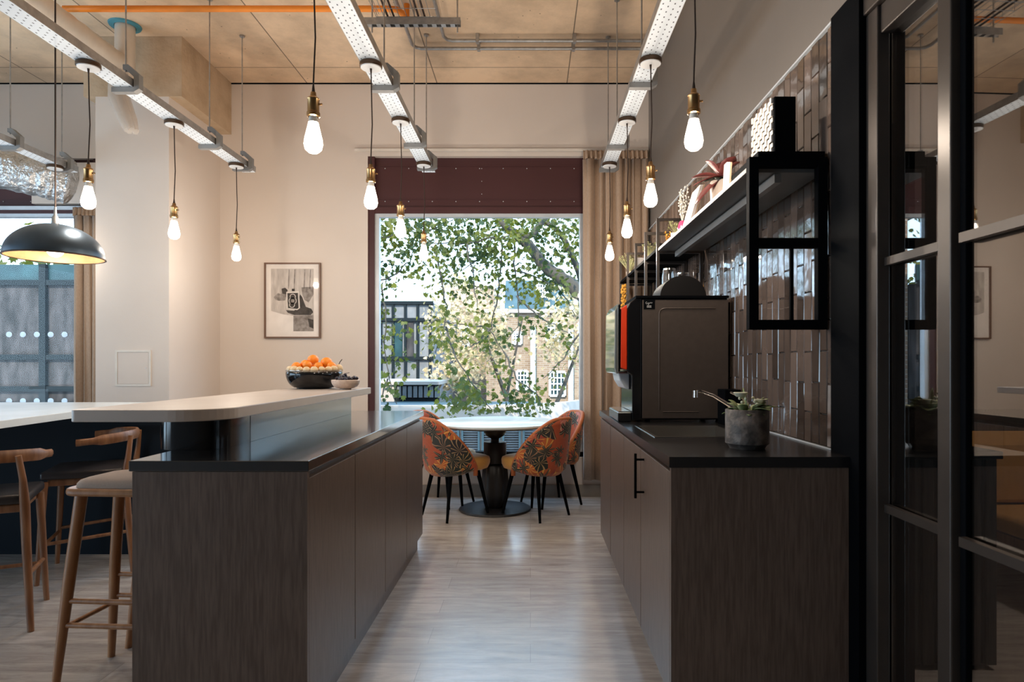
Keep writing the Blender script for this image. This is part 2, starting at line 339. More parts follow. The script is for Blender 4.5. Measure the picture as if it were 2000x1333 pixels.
# ------------------------------------------------------------------ mesh helpers
def BM(): return bmesh.new()

def box(bm, x0, x1, y0, y1, z0, z1):
    v = [bm.verts.new(p) for p in ((x0, y0, z0), (x1, y0, z0), (x1, y1, z0), (x0, y1, z0), (x0, y0, z1), (x1, y0, z1), (x1, y1, z1), (x0, y1, z1))]
    for f in ((0, 3, 2, 1), (4, 5, 6, 7), (0, 1, 5, 4), (1, 2, 6, 5), (2, 3, 7, 6), (3, 0, 4, 7)):
        bm.faces.new([v[i] for i in f])
    return bm

def prism(bm, poly, axis, a, b):
    """poly: 2-D outline; axis: the extrusion axis ('x','y','z')"""
    def pt(p, t):
        return {'x': (t, p[0], p[1]), 'y': (p[0], t, p[1]), 'z': (p[0], p[1], t)}[axis]
    A = [bm.verts.new(pt(p, a)) for p in poly]; B = [bm.verts.new(pt(p, b)) for p in poly]
    n = len(poly)
    bm.faces.new(A); bm.faces.new(list(reversed(B)))
    for i in range(n): bm.faces.new([A[i], B[i], B[(i+1) % n], A[(i+1) % n]])
    return bm

def tube(bm, pts, r, seg=10, cap=True):
    pts = [Vector(p) for p in pts]; n = len(pts)
    rs = r if isinstance(r, (list, tuple)) else [r]*n
    rings = []; up = Vector((0, 0, 1)); prev = None
    for i, p in enumerate(pts):
        d = (pts[min(i+1, n-1)] - pts[max(i-1, 0)]).normalized()
        if prev is None:
            a = d.cross(up) if abs(d.dot(up)) < .95 else d.cross(Vector((1, 0, 0)))
        else: a = prev - d*prev.dot(d)
        a.normalize(); prev = a; b_ = d.cross(a)
        rings.append([bm.verts.new(p + (a*cos(2*pi*k/seg) + b_*sin(2*pi*k/seg))*rs[i]) for k in range(seg)])
    for i in range(n-1):
        for k in range(seg):
            bm.faces.new([rings[i][k], rings[i][(k+1) % seg], rings[i+1][(k+1) % seg], rings[i+1][k]])
    if cap:
        bm.faces.new(list(reversed(rings[0]))); bm.faces.new(rings[-1])
    return bm

def lathe(bm, prof, c=(0, 0, 0), seg=32, sx=1, sy=1):
    c = Vector(c); rings = []
    for r, z in prof:
        if r < 1e-6: rings.append([bm.verts.new(c + Vector((0, 0, z)))])
        else: rings.append([bm.verts.new(c + Vector((r*cos(2*pi*k/seg)*sx, r*sin(2*pi*k/seg)*sy, z))) for k in range(seg)])
    for A, B in zip(rings, rings[1:]):
        if len(A) == 1 and len(B) == 1: continue
        for k in range(seg):
            k2 = (k+1) % seg
            if len(A) == 1: bm.faces.new([A[0], B[k2], B[k]])
            elif len(B) == 1: bm.faces.new([A[k], A[k2], B[0]])
            else: bm.faces.new([A[k], A[k2], B[k2], B[k]])
    return bm

def ball(bm, c, r, seg=14, squash=1):
    n = max(6, seg//2+1)
    return lathe(bm, [(r*sin(pi*i/n), -r*cos(pi*i/n)*squash) for i in range(n+1)], c, seg)

def rbox(x0, x1, y0, y1, z0, z1, r=.02, seg=3):
    bm = BM(); box(bm, x0, x1, y0, y1, z0, z1)
    bmesh.ops.bevel(bm, geom=list(bm.edges), offset=r, segments=seg, profile=.5, affect='EDGES')
    return bm

ORG = {}
def org(p): return ORG.get(p.name, Vector()) if p else Vector()

def obj(name, bm, m, parent=None, smooth=None, bevel=0, solid=0, sub=0):
    bmesh.ops.recalc_face_normals(bm, faces=bm.faces)
    me = bpy.data.meshes.new(name); o_ = org(parent)
    if o_.length: bmesh.ops.translate(bm, verts=bm.verts, vec=-o_)
    bm.to_mesh(me); bm.free(); me.materials.append(m)
    o = bpy.data.objects.new(name, me); C.objects.link(o)
    if parent: o.parent = parent; ORG[o.name] = o_
    if smooth is not None:
        for p in me.polygons: p.use_smooth = True
        if smooth < 180: me.set_sharp_from_angle(angle=radians(smooth))
    if solid:
        s = o.modifiers.new('solid', 'SOLIDIFY'); s.thickness = solid; s.offset = 0
    if bevel:
        b = o.modifiers.new('bevel', 'BEVEL'); b.width = bevel; b.segments = 2; b.limit_method = 'ANGLE'; b.angle_limit = radians(40)
    if sub:
        s = o.modifiers.new('sub', 'SUBSURF'); s.levels = sub; s.render_levels = sub
    return o

def tag(o, label, cat, group=None):
    o['label'] = label; o['category'] = cat
    if group: o['group'] = group
    return o

def thing(name, label, cat, loc=(0, 0, 0), group=None, local=False):
    o = bpy.data.objects.new(name, None); C.objects.link(o); o.empty_display_size = .1
    o.location = loc; ORG[o.name] = Vector() if local else Vector(loc)
    return tag(o, label, cat, group)

def struct(name, bm, m, parent=None, **k):
    o = obj(name, bm, m, parent, **k)
    if not parent: o['kind'] = 'structure'
    return o

def sthing(name):
    o = bpy.data.objects.new(name, None); C.objects.link(o); o['kind'] = 'structure'; return o

def dup(root, loc, rot=0, label=None, scale=None):
    r = root.copy(); C.objects.link(r); r.location = loc; r.rotation_euler = (0, 0, rot)
    if scale: r.scale = (scale,)*3
    if label: r['label'] = label
    for ch in list(root.children):
        c_ = ch.copy(); C.objects.link(c_); c_.parent = r
        for g in ch.children:
            d = g.copy(); C.objects.link(d); d.parent = c_
    return r

def at(px, py, Y): return Vector(((px-VX)*Y/F, Y, H-(py-VY)*Y/F))

# ------------------------------------------------------------------ room shell
WR, WF, WC = 1.10, 6.10, 3.85        # right wall, far wall, ceiling
struct('floor', box(BM(), -7.2, 4.2, -3.2, 6.35, -.12, 0), M['floor'])
struct('ceiling', box(BM(), -7.2, 4.2, -3.2, 6.35, WC, WC+.2), M['ceiling'])
W1 = (-1.515, .56, .365, 3.17); W2 = (-6.4, -4.02, .365, 3.15)
def wall_with_holes(bm, x0, x1, y0, y1, z0, z1, holes):
    xs = sorted({x0, x1, *[h[0] for h in holes], *[h[1] for h in holes]})
    for a, b_ in zip(xs, xs[1:]):
        mid = (a+b_)/2; hs = [h for h in holes if h[0] < mid < h[1]]
        if not hs: box(bm, a, b_, y0, y1, z0, z1)
        else:
            h = hs[0]; box(bm, a, b_, y0, y1, z0, h[2]); box(bm, a, b_, y0, y1, h[3], z1)
    return bm
struct('wall_far', wall_with_holes(BM(), -7.2, WR+.15, WF, WF+.25, 0, WC, [W1, W2]), M['cream'])
bm = BM()
ye = [-3.2, -2.6, .6, 1.2, 4.6, WF]
for k, (a, b_) in enumerate(zip(ye, ye[1:])):
    if k % 2: box(bm, -7.2, -7.0, a, b_, 0, .37); box(bm, -7.2, -7.0, a, b_, 2.66, WC)
    else: box(bm, -7.2, -7.0, a, b_, 0, WC)
struct('wall_left', bm, M['cream'])
struct('wall_back', box(BM(), -7.0, 4.2, -3.2, -3.0, 0, WC), M['graywall'])
bm = BM(); box(bm, WR, WR+.15, 2.33, WF, 0, WC); box(bm, WR, WR+.15, -3.0, 2.33, 2.46, WC)
struct('wall_right', bm, M['graywall'])
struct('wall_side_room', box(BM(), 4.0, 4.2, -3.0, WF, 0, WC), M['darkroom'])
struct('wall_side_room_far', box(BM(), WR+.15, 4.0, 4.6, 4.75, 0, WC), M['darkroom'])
struct('wall_pier', box(BM(), -3.475, -2.888, 5.236, WF, 0, 3.37), M['cream'])
struct('ceiling_beam', box(BM(), -3.567, -2.783, 5.23, WF, 3.37, WC), M['concrete'])
struct('baseboard_far', box(BM(), -2.885, WR, WF-.02, WF-.001, 0, .11), mat('skirting_grey', (.28, .25, .22), .6))

def portal(loc, rot, sx, sy):
    d = bpy.data.lights.new('window_portal', 'AREA'); d.shape = 'RECTANGLE'; d.size = sx; d.size_y = sy; d.cycles.is_portal = True
    o = bpy.data.objects.new('window_portal', d); C.objects.link(o); o.location = loc; o.rotation_euler = rot
portal((-.48, WF+.24, 1.5), (-pi/2, 0, 0), 2.1, 2.4)
portal((-5.2, WF+.24, 1.5), (-pi/2, 0, 0), 2.4, 2.4)
portal((-7.1, -1.0, 1.5), (0, -pi/2, 0), 2.3, 3.2)
portal((-7.1, 2.9, 1.5), (0, -pi/2, 0), 2.3, 3.4)
# main window
def window(name, W, panel_x=None):
    t = sthing(name); x0, x1, z0, z1 = W
    zt = 2.66
    bm = BM(); box(bm, x0, x0+.06, WF+.015, WF+.12, z0, z1); box(bm, x1-.06, x1, WF+.015, WF+.12, z0, z1); box(bm, x0+.06, x1-.06, WF+.02, WF+.12, zt-.02, zt+.04)
    obj('window_frame', bm, M['burgundy'], t)
    bm = BM(); box(bm, x0+.06, x1-.06, WF+.06, WF+.18, zt+.04, z1)
    for zz in (zt+.12, z1-.08): box(bm, x0+.06, x1-.06, WF+.055, WF+.06, zz, zz+.01)
    obj('header_panel', bm, M['burgundy'], t)
    bm = BM()
    for k in range(9):
        for zz in (zt+.10, z1-.10): ball(bm, (x0+.15+k*(x1-x0-.3)/8, WF+.054, zz), .005, 8)
    for k in range(3): ball(bm, ((x0+x1)/2+.02, WF+.056, zt+.17+k*.12), .004, 8)
    obj('rivet_heads', bm, M['alu'], t)
    bm = BM(); box(bm, x0+.06, x0+.10, WF+.03, WF+.10, z0+.04, zt-.02); box(bm, x1-.10, x1-.06, WF+.03, WF+.10, z0+.04, zt-.02); box(bm, x0+.10, x1-.10, WF+.03, WF+.10, zt-.05, zt-.02)
    obj('inner_frame', bm, M['alu'], t)
    obj('bottom_frame', box(BM(), x0+.06, x1-.06, WF+.02, WF+.12, z0, z0+.045), M['black'], t)
    obj('pane', box(BM(), x0+.10, x1-.10, WF+.06, WF+.066, z0+.045, zt-.05), M['winglass'], t)
    return t
window('window_1', W1)
w2 = window('window_2', W2)
struct('trim_1', box(BM(), -4.62, -4.02, WF-.03, WF+.05, 2.72, 3.10), M['cream'])
bm = BM()
for row in (1.51, .885):
    for k in range(16):
        x = -6.2+k*.0965*1.35
        prism(bm, [(x+.026*cos(2*pi*j/14), row+.026*sin(2*pi*j/14)) for j in range(14)], 'y', WF+.052, WF+.059)
d = obj('safety_dot_rows', bm, M['dot'], w2)
tag(obj('curtain_rail', box(BM(), -1.625, WR-.01, WF-.045, WF-.02, 3.20, 3.225), M['rail']), 'long slim cream curtain rail above the main window', 'curtain rail')
tag(obj('curtain_rail', box(BM(), -6.9, -4.0, WF-.06, WF-.03, 2.66, 2.69), M['alu']), 'white curtain rail across the left window behind the dome lamp', 'curtain rail')

def curtain(x0, x1, z0, z1, y, nf, label, amp=.035):
    t = thing('curtain', label, 'curtain', ((x0+x1)/2, y, z0))
    bm = BM(); nx, nz = nf*10, 14; g = []
    rnd = [random.uniform(.35, 1.4) for _ in range(nf+1)]
    for j in range(nz+1):
        f = j/nz; z = z0+(z1-.08-z0)*f; row = []
        for i in range(nx+1):
            u = i/nx; ph = (u+.02*sin(u*17+1)+.012*sin(u*41))*nf*2*pi; q_ = u*nf % 1; a = amp*(rnd[int(u*nf)]*(1-q_)+rnd[min(nf, int(u*nf)+1)]*q_)*(1-.45*f)
            row.append(bm.verts.new((x0+(x1-x0)*u+.012*sin(ph*2+f*2), y+a*sin(ph+.5*sin(3*f+u*5))+.006*sin(ph*2.3), z)))
        g.append(row)
    for j in range(nz):
        for i in range(nx): bm.faces.new([g[j][i], g[j][i+1], g[j+1][i+1], g[j+1][i]])
    obj('drape', bm, M['curtain'], t, smooth=180, solid=.004)
    bm = BM(); g = []
    for j in range(5):
        f = j/4; z = z1-.08+.08*f; row = []
        for i in range(nx+1):
            u = i/nx
            row.append(bm.verts.new((x0+(x1-x0)*u, y+(.02*(1-f)+.012)*sin(u*nf*4*pi), z)))
        g.append(row)
    for j in range(4):
        for i in range(nx): bm.faces.new([g[j][i], g[j][i+1], g[j+1][i+1], g[j+1][i]])
    obj('pleated_heading', bm, M['curtain'], t, smooth=180, solid=.004)
curtain(.485, 1.075, .17, 3.19, WF-.10, 7, 'tan floor-length curtain gathered right of the main window')
curtain(-4.19, -3.90, .17, 2.67, WF-.10, 4, 'narrow tan curtain hanging left of the white pier')

struct('shadow_line', box(BM(), -7.0, WR, WF-.006, WF-.0005, WC-.012, WC-.001), M['black'])  # black strip painting in the dark shadow gap under the ceiling
# access hatch in the pier
t = thing('access_panel', 'small square cream access hatch low on the white pier', 'access panel', (-3.17, 5.236, 1.06))
bm = BM(); box(bm, -3.315, -3.03, 5.230, 5.236, 1.055, 1.072); box(bm, -3.315, -3.03, 5.230, 5.236, 1.327, 1.344); box(bm, -3.315, -3.298, 5.230, 5.236, 1.072, 1.327); box(bm, -3.047, -3.03, 5.230, 5.236, 1.072, 1.327)
obj('hatch_frame', bm, M['rail'], t)
obj('hatch_door', box(BM(), -3.295, -3.05, 5.232, 5.2355, 1.075, 1.324), M['cream'], t)
obj('catch', ball(BM(), (-3.07, 5.231, 1.20), .004, 8), M['alu'], t)

# ------------------------------------------------------------------ glazed tile wall
bm = BM(); lay = bm.faces.layers.float.new('tone')
TW, TH, g_ = .068, .235, .003
cols_ = int((WF-.03-2.335)/TW)
for i in range(cols_):
    y0 = 2.335+i*TW
    off = (i % 2)*TH*.5 + random.uniform(-.004, .004)
    z = .925-off
    while z < 2.455:
        a, b_ = max(z, .925), min(z+TH, 2.46)
        if b_-a > .015:
            tone = random.random(); tx, tz = random.uniform(-.0012, .0012), random.uniform(-.0012, .0012)
            x = WR-.012+random.uniform(-.0004, .0004)
            ya, yb, za, zb = y0+g_/2, y0+TW-g_/2, a+g_/2, b_-g_/2; e = .003
            o4 = [bm.verts.new((WR-.001, yy, zz)) for yy, zz in ((ya, za), (yb, za), (yb, zb), (ya, zb))]
            m4 = [bm.verts.new((x+.004, yy, zz)) for yy, zz in ((ya, za), (yb, za), (yb, zb), (ya, zb))]
            i4 = [bm.verts.new((x+sx*tx+sz*tz, yy, zz)) for (yy, sx), (zz, sz) in (((ya+e, -1), (za+e, -1)), ((yb-e, 1), (za+e, -1)), ((yb-e, 1), (zb-e, 1)), ((ya+e, -1), (zb-e, 1)))]
            fs = [bm.faces.new(i4)]
            for k in range(4):
                fs.append(bm.faces.new([o4[k], o4[(k+1) % 4], m4[(k+1) % 4], m4[k]])); fs.append(bm.faces.new([m4[k], m4[(k+1) % 4], i4[(k+1) % 4], i4[k]]))
            for f in fs: f[lay] = tone
        z += TH
t = thing('tile_splashback', 'glossy brown vertical tile cladding along the right wall', 'wall tiles', (WR, 4.2, .92))
obj('tiles', bm, M['tile'], t)
obj('edge_trim', box(BM(), WR-.016, WR-.001, 2.335, WF-.03, 2.462, 2.470), M['alu'], t)
obj('worktop_seal', box(BM(), WR-.018, WR-.013, 2.34, 4.40, .9205, .926), M['alu'], t)

# ------------------------------------------------------------------ black post and glazed screen on the right
struct('trim_2', box(BM(), 1.068, 1.25, 2.131, 2.33, 0, 2.46), M['black'])
t = thing('glass_partition', 'dark bronze framed glazed screen beside the black post', 'partition', (1.13, 1.2, 0))
def bar(bm, y0, y1, z0, z1, x0=1.105, x1=1.16): return box(bm, x0, x1, y0, y1, z0, z1)
bm = BM(); bar(bm, 2.06, 2.13, 0, 2.36, 1.09, 1.131); bar(bm, 1.70, 1.757, 0, 2.36, 1.09, 1.131); obj('stile', bm, M['bronze'], t, bevel=.004)
bm = BM(); bar(bm, -2.9, 2.13, 2.361, 2.459, 1.08, 1.18); bar(bm, 1.757, 2.06, 2.27, 2.36, 1.10, 1.16); obj('top_rail', bm, M['bronze'], t, bevel=.004)
obj('bottom_rail', bar(BM(), 1.757, 2.06, 0, .06), M['bronze'], t)
obj('glazing_bar', bar(BM(), 1.757, 2.06, 1.54, 1.565, 1.112, 1.13), M['bronze'], t)
obj('glazing_bar', bar(BM(), 1.757, 2.06, .765, .79, 1.112, 1.13), M['bronze'], t)
obj('pane', bar(BM(), 1.757, 2.06, .06, 2.27, 1.135, 1.141), M['screen'], t)
# door leaf slightly ajar
t = thing('glass_door', 'dark framed glass door leaf standing ajar at the right edge', 'door', (1.12, 1.695, 0), local=True)
bm = BM(); box(bm, -.01, .009, -.022, 0, .01, 2.35); box(bm, -.02, .03, -.93, -.88, .01, 2.35); obj('stile', bm, M['black'], t, bevel=.003)
bm = BM(); box(bm, -.02, .03, -.88, -.022, 2.27, 2.35); box(bm, -.02, .03, -.88, -.022, .01, .09); obj('rail', bm, M['black'], t)
for z in (1.54, .765): obj('glazing_bar', box(BM(), -.028, -.008, -.88, -.022, z, z+.025), M['bronze'], t)
obj('pane', box(BM(), .002, .006, -.88, -.022, .09, 2.27), M['screen'], t)
t.rotation_euler = (0, 0, radians(1.83))
# dim side room seen through the glass
lamp('side_room_fill', (2.4, 2.4, 3.4), 45, (1, .93, .85), .1)  # unseen fill lamp, added so the slats and armchair show
t = thing('slatted_cabinet', 'black vertically slatted cabinet behind the glass screen', 'cabinet', (1.67, 2.75, 0))
obj('carcass', box(BM(), 1.46, 1.87, 2.65, 3.05, .02, .85), M['slat'], t)
bm = BM()
for k in range(7): box(bm, 1.45+k*.063, 1.45+k*.063+.045, 2.63, 2.649, .02, .85)
obj('slatted_front', bm, M['slat'], t, bevel=.004)
obj('top', box(BM(), 1.44, 1.89, 2.62, 3.06, .851, .88), M['worktop_d'], t)
t = thing('armchair', 'ochre upholstered armchair glimpsed through the glass door', 'chair', (2.75, 3.4, 0))
obj('seat', rbox(2.42, 3.05, 3.1, 3.7, .36, .46, .03), M['chairyellow'], t, smooth=40)
obj('backrest', prism(BM(), [(3.58, .47), (3.72, .47), (3.80, .78), (3.72, .86), (3.64, .78)], 'x', 2.45, 3.02), M['chairyellow'], t, bevel=.02)
for sx in (2.45, 3.0):
    for sy in (3.14, 3.66): obj('leg', tube(BM(), [(sx, sy, .365), (sx, sy, 0)], [.02, .014]), M['walnut'], t)
obj('seat_frame', box(BM(), 2.43, 3.04, 3.12, 3.68, .31, .358), M['walnut'], t)

# ------------------------------------------------------------------ ceiling services
def tray(X, y0, y1, label):
    t = thing('cable_tray', label, 'cable tray', (X, (y0+y1)/2, 2.80), 'perforated cable trays under the ceiling')
    obj('tray_base', box(BM(), X-.052, X+.052, y0, y1, 2.80, 2.803), M['tray'], t)
    for s in (-1, 1):
        bm = BM(); a = X+s*.052
        box(bm, min(a, a+s*.002), max(a, a+s*.002), y0, y1, 2.80, 2.845); box(bm, min(a, a-s*.008), max(a, a-s*.008), y0, y1, 2.845, 2.847)
        obj('side_lip', bm, M['steel'], t)
    return t
TX = (-.83, .617, -2.30, -3.75)
tray(TX[0], .8, 5.36, 'perforated white cable tray running over the island bar side')
tray(TX[1], .8, 5.30, 'perforated cable tray nearest the grey right wall')
tray(TX[2], .8, 5.36, 'perforated cable tray with spiral duct above, left of centre')
tray(TX[3], .8, 5.36, 'far left cable tray passing in front of the foil duct')
h0 = thing('tray_hanger', '', 'bracket', (0, 0, 0), 'tray hangers', local=True)
out = [(.0, .125), (.03, .125), (.092, .07), (.092, -.012), (.06, -.03), (-.065, -.03), (-.065, -.002), (.062, -.002), (.062, .055), (.015, .098), (.0, .098)]
obj('bracket', prism(BM(), [(x-.002, z) for x, z in out], 'y', -.02, .02), M['bracket'], h0)
obj('threaded_rod', tube(BM(), [(.004, 0, .09), (.004, 0, WC-2.80)], .0045, 8), M['steel'], h0)
obj('ceiling_fixing', lathe(BM(), [(0, WC-2.812), (.02, WC-2.812), (.02, WC-2.80), (0, WC-2.80)], (.004, 0, 0), 12), M['steel'], h0)
names = ['the centre tray', 'the tray by the grey wall', 'the left tray under the duct', 'the far left tray']
hy = {0: (2.70, 3.70, 4.66, 5.2), 1: (2.68, 3.66, 4.70, 5.24), 2: (2.72, 3.72, 4.69, 5.22), 3: (4.72, 5.24)}
words = {4: ('nearest', 'second nearest', 'third nearest', 'farthest'), 2: ('nearer', 'farther')}
first = True
for ti, ys in hy.items():
    for k, y in enumerate(ys):
        lab = '%s grey hook bracket and steel rod holding %s' % (words[len(ys)][k], names[ti])
        if first: h0.location = (TX[ti], y, 2.80); h0['label'] = lab; first = False
        else: dup(h0, (TX[ti], y, 2.80), 0, lab)

# pendant bulbs
p0 = thing('pendant_bulb', '', 'pendant light', (0, 0, 0), 'filament bulbs hanging from the trays', local=True)
obj('canopy', lathe(BM(), [(0, -.002), (.055, -.002), (.058, -.006), (.058, -.022), (.054, -.026)], seg=28), M['darkbrass'], p0, smooth=40)
obj('canopy_cover', lathe(BM(), [(.053, -.0245), (.052, -.030), (0, -.031)], seg=28), M['canopywhite'], p0, smooth=40)
obj('cord', tube(BM(), [(0, 0, -.03), (.001, 0, -.06), (.004, 0, -.2), (.007, .002, -.32), (.002, .001, -.44), (0, 0, -.5), (0, 0, -.53)], [.006, .0032, .0032, .0032, .0032, .0032, .007], 8), M['cord'], p0, smooth=60)
s_ = obj('lamp_holder', lathe(BM(), [(0, -.53), (.010, -.53), (.012, -.545), (.022, -.552), (.024, -.556), (.022, -.560), (.022, -.605), (.025, -.608), (.025, -.622), (.020, -.625)], seg=20), M['brass'], p0, smooth=40)
obj('switch_knob', tube(BM(), [(.022, 0, -.575), (.034, 0, -.575)], .004, 8), M['brass'], s_)
obj('bulb_neck', lathe(BM(), [(.016, -.620), (.017, -.635), (.0185, -.645)], seg=20), M['bulbneck'], p0, smooth=60)
obj('bulb', lathe(BM(), [(.0185, -.645), (.024, -.670), (.0325, -.705), (.0355, -.728), (.031, -.748), (.018, -.760), (0, -.764)], seg=24), M['bulb'], p0, smooth=60)
bulbs = []
rowname = {0: 'centre tray', 1: 'tray beside the grey wall', 2: 'left tray'}
by = {0: (2.506, 3.41, 4.19, 5.10), 1: (2.476, 3.366, 4.187, 5.11), 2: (3.41, 4.23, 5.126)}
ordn = {4: ('nearest', 'second', 'third', 'farthest'), 3: ('nearest', 'middle', 'farthest')}
first = True
for ti, ys in by.items():
    for k, y in enumerate(ys):
        lab = '%s brass-capped filament bulb hanging from the %s' % (ordn[len(ys)][k], rowname[ti])
        loc = (TX[ti], y, 2.80)
        if first: p0.location = loc; p0['label'] = lab; first = False
        else: dup(p0, loc, random.uniform(-.5, .5) if k else 0, lab)
        bulbs.append((TX[ti], y, 2.08))
# the one bulb of the far left tray, its end hidden behind the dome shade
dup(p0, (TX[3], 5.17, 2.80), 0, 'pendant on the far left tray, its bulb hidden by the dome shade')
bulbs.append((TX[3], 5.17, 2.08))
for (x, y, z) in bulbs: lamp('bulb_light', (x, y, z), BULB_POWER)
# dome pendant
t = thing('dome_pendant', 'large pewter dome pendant with gold inside over the high table', 'pendant light', (-2.465, 3.4, 1.78))
R = .222; cx, cy, cz = -2.465, 3.4, 1.785
prof = [(.018, .175)] + [(R*sin(a), .172*cos(a)) for a in [radians(x) for x in range(8, 88, 5)]] + [(R, 0)]
obj('shade', lathe(BM(), prof, (cx, cy, cz), 56), M['domeout'], t, smooth=60)
obj('shade_lining', lathe(BM(), [(r*.985, z*.975-.001) for r, z in prof], (cx, cy, cz), 56), M['domein'], t, smooth=60)
obj('rim', lathe(BM(), [(R-.006, 0), (R+.002, .003), (R+.003, -.002), (R-.004, -.004), (R-.006, 0)], (cx, cy, cz), 56), M['darkbrass'], t, smooth=60)
obj('stem', lathe(BM(), [(0, .26), (.006, .26), (.008, .22), (.016, .205), (.018, .172)], (cx, cy, cz), 16), M['steel'], t, smooth=60)
obj('cord', tube(BM(), [(cx, cy, cz+.25), (cx, cy, WC)], .004, 8), M['cord'], t)
obj('bulb', ball(BM(), (cx, cy, cz+.04), .04, 16), M['bulb'], t, smooth=180)
lamp('dome_light', (cx, cy, cz+.03), 12, r=.04)

# ducts
def ducts():
    bm = BM(); pts = []
    P = [Vector((-6.9, 4.5, 3.30)), Vector((-5.6, 5.05, 3.10)), Vector((-4.7, 5.4, 2.93)), Vector((-4.2, 5.62, 2.86)), Vector((-3.98, 5.75, 2.80))]
    n = 60; rs = []
    for i in range(n+1):
        u = i/n*(len(P)-1); k = min(int(u), len(P)-2); f = u-k; pts.append(P[k].lerp(P[k+1], f)); 
        rs.append(.185+.008*sin(i*1.9)+random.uniform(-.005, .005))
    rs[-1] = .06; rs[-2] = .13; rs[-3] = .17
    tube(bm, pts, rs, 36)
    for v in bm.verts: v.co += Vector((random.uniform(-1, 1), random.uniform(-1, 1), random.uniform(-1, 1)))*.005
    tag(obj('foil_duct', bm, M['foil'], smooth=60), 'fat crumpled silver foil duct above the left window', 'duct')
    t = thing('spiral_duct', 'pale spiral duct running above the left tray to a ceiling riser', 'duct', (-3.15, 4, 3.5))
    bm = BM(); n = 90; pts = [(-3.15, .8+(4.98-.8)*i/n, 3.52) for i in range(n+1)]
    tube(bm, pts, [.088+(.004 if i % 3 == 0 else 0) for i in range(n+1)], 24)
    obj('duct_run', bm, M['duct'], t, smooth=50)
    obj('riser', tube(BM(), [(-3.13, 5.06, 3.40), (-3.13, 5.06, 3.845)], .07, 24), M['duct'], t, smooth=50)
    obj('collar', lathe(BM(), [(.075, 3.835), (.11, 3.838), (.115, 3.849), (.075, 3.849)], (-3.13, 5.06, 0), 28), M['blue'], t, smooth=40)
    bm = BM()
    for k in range(5):
        o = Vector((.028*cos(k*1.3), .028*sin(k*1.3), 0))
        tube(bm, [Vector((-3.13, 4.98, 3.44))+o, Vector((-3.04, 4.85, 3.2))+o*1.1, Vector((-2.93, 4.76, 3.02))+o, Vector((-2.87, 4.72, 2.91))+o*1.1], [.04, .045, .04, .02], 10)
    obj('plastic_wrapped_tail', bm, M['wrap'], t, smooth=60)
    o = tag(obj('orange_pipe', tube(BM(), [(-3.24, 4.55, 3.70), (-2, 4.55, 3.70), (-1.0, 4.55, 3.70), (-.93, 4.56, 3.70), (-.905, 4.60, 3.70), (-.90, 4.68, 3.70), (-.90, 4.73, 3.705), (-.90, 4.76, 3.73), (-.90, 4.765, 3.77), (-.90, 4.765, 3.848)], .021, 14), M['orange'], smooth=60), 'bright orange pipe crossing below the concrete ceiling', 'pipe')
    for (yy, xl, z, rise, lab) in ((5.33, -.95, 3.80, 1, 'farther of two thin steel conduits along the ceiling'), (5.20, -.68, 3.80, 1, 'nearer of two thin steel conduits along the ceiling')):
        t = thing('conduit', lab, 'conduit', (xl, yy, z), 'steel conduits')
        obj('conduit_run', tube(BM(), [(WR-.01, yy, z), (xl+.06, yy, z), (xl+.02, yy-.02, z), (xl, yy-.07, z), (xl, .8, z)], .0135, 10), M['steel'], t, smooth=60)
        for x in (-.42, .35): obj('saddle_clip', box(BM(), x-.012, x+.012, yy-.022, yy+.022, z-.017, WC-.002), M['steel'], t)
    t = thing('strut_channel', 'short slotted steel strut hanging beside the centre tray', 'strut', (-.77, 4.26, 3.45))
    bm = BM(); box(bm, -1.08, -.455, 4.245, 4.248, 3.435, 3.48); box(bm, -1.08, -.455, 4.282, 4.285, 3.435, 3.48); box(bm, -1.08, -.455, 4.248, 4.282, 3.477, 3.48)
    for k in range(10): box(bm, -1.06+k*.06, -1.06+k*.06+.03, 4.248, 4.282, 3.435, 3.438)
    obj('channel', bm, M['steel'], t)
    for x in (-1.03, -.475):
        obj('threaded_rod', tube(BM(), [(x, 4.265, 3.39), (x, 4.265, WC)], .005, 8), M['steel'], t)
    bm = BM()
    for x in (-1.0, -.95, -.90, -.85, -.80, -.75, -.70, -.65, -.60): tube(bm, [(x, .8, 3.485), (x, 4.32, 3.485)], .0022, 5)
    for x in (-1.0, -.60):
        for z in (3.51, 3.54): tube(bm, [(x, .8, z), (x, 4.32, z)], .0022, 5)
    y = .85
    while y < 4.32:
        tube(bm, [(-1.0, y, 3.54), (-1.0, y, 3.485), (-.60, y, 3.485), (-.60, y, 3.54)], .0022, 5); y += .1
    o = tag(obj('wire_basket_tray', bm, M['steel']), 'wire mesh cable basket lying on the steel strut', 'cable basket')
    bm = BM()
    for k, x in enumerate((-.92, -.88, -.72, -.68)): tube(bm, [(x+.01*sin(y_), y_, 3.496) for y_ in (.9, 1.8, 2.7, 3.6, 4.0, 4.30)], .007, 6)
    tag(obj('cable_bundle', bm, M['cord'], smooth=60), 'dark cables lying in the wire mesh basket', 'cables')
ducts()

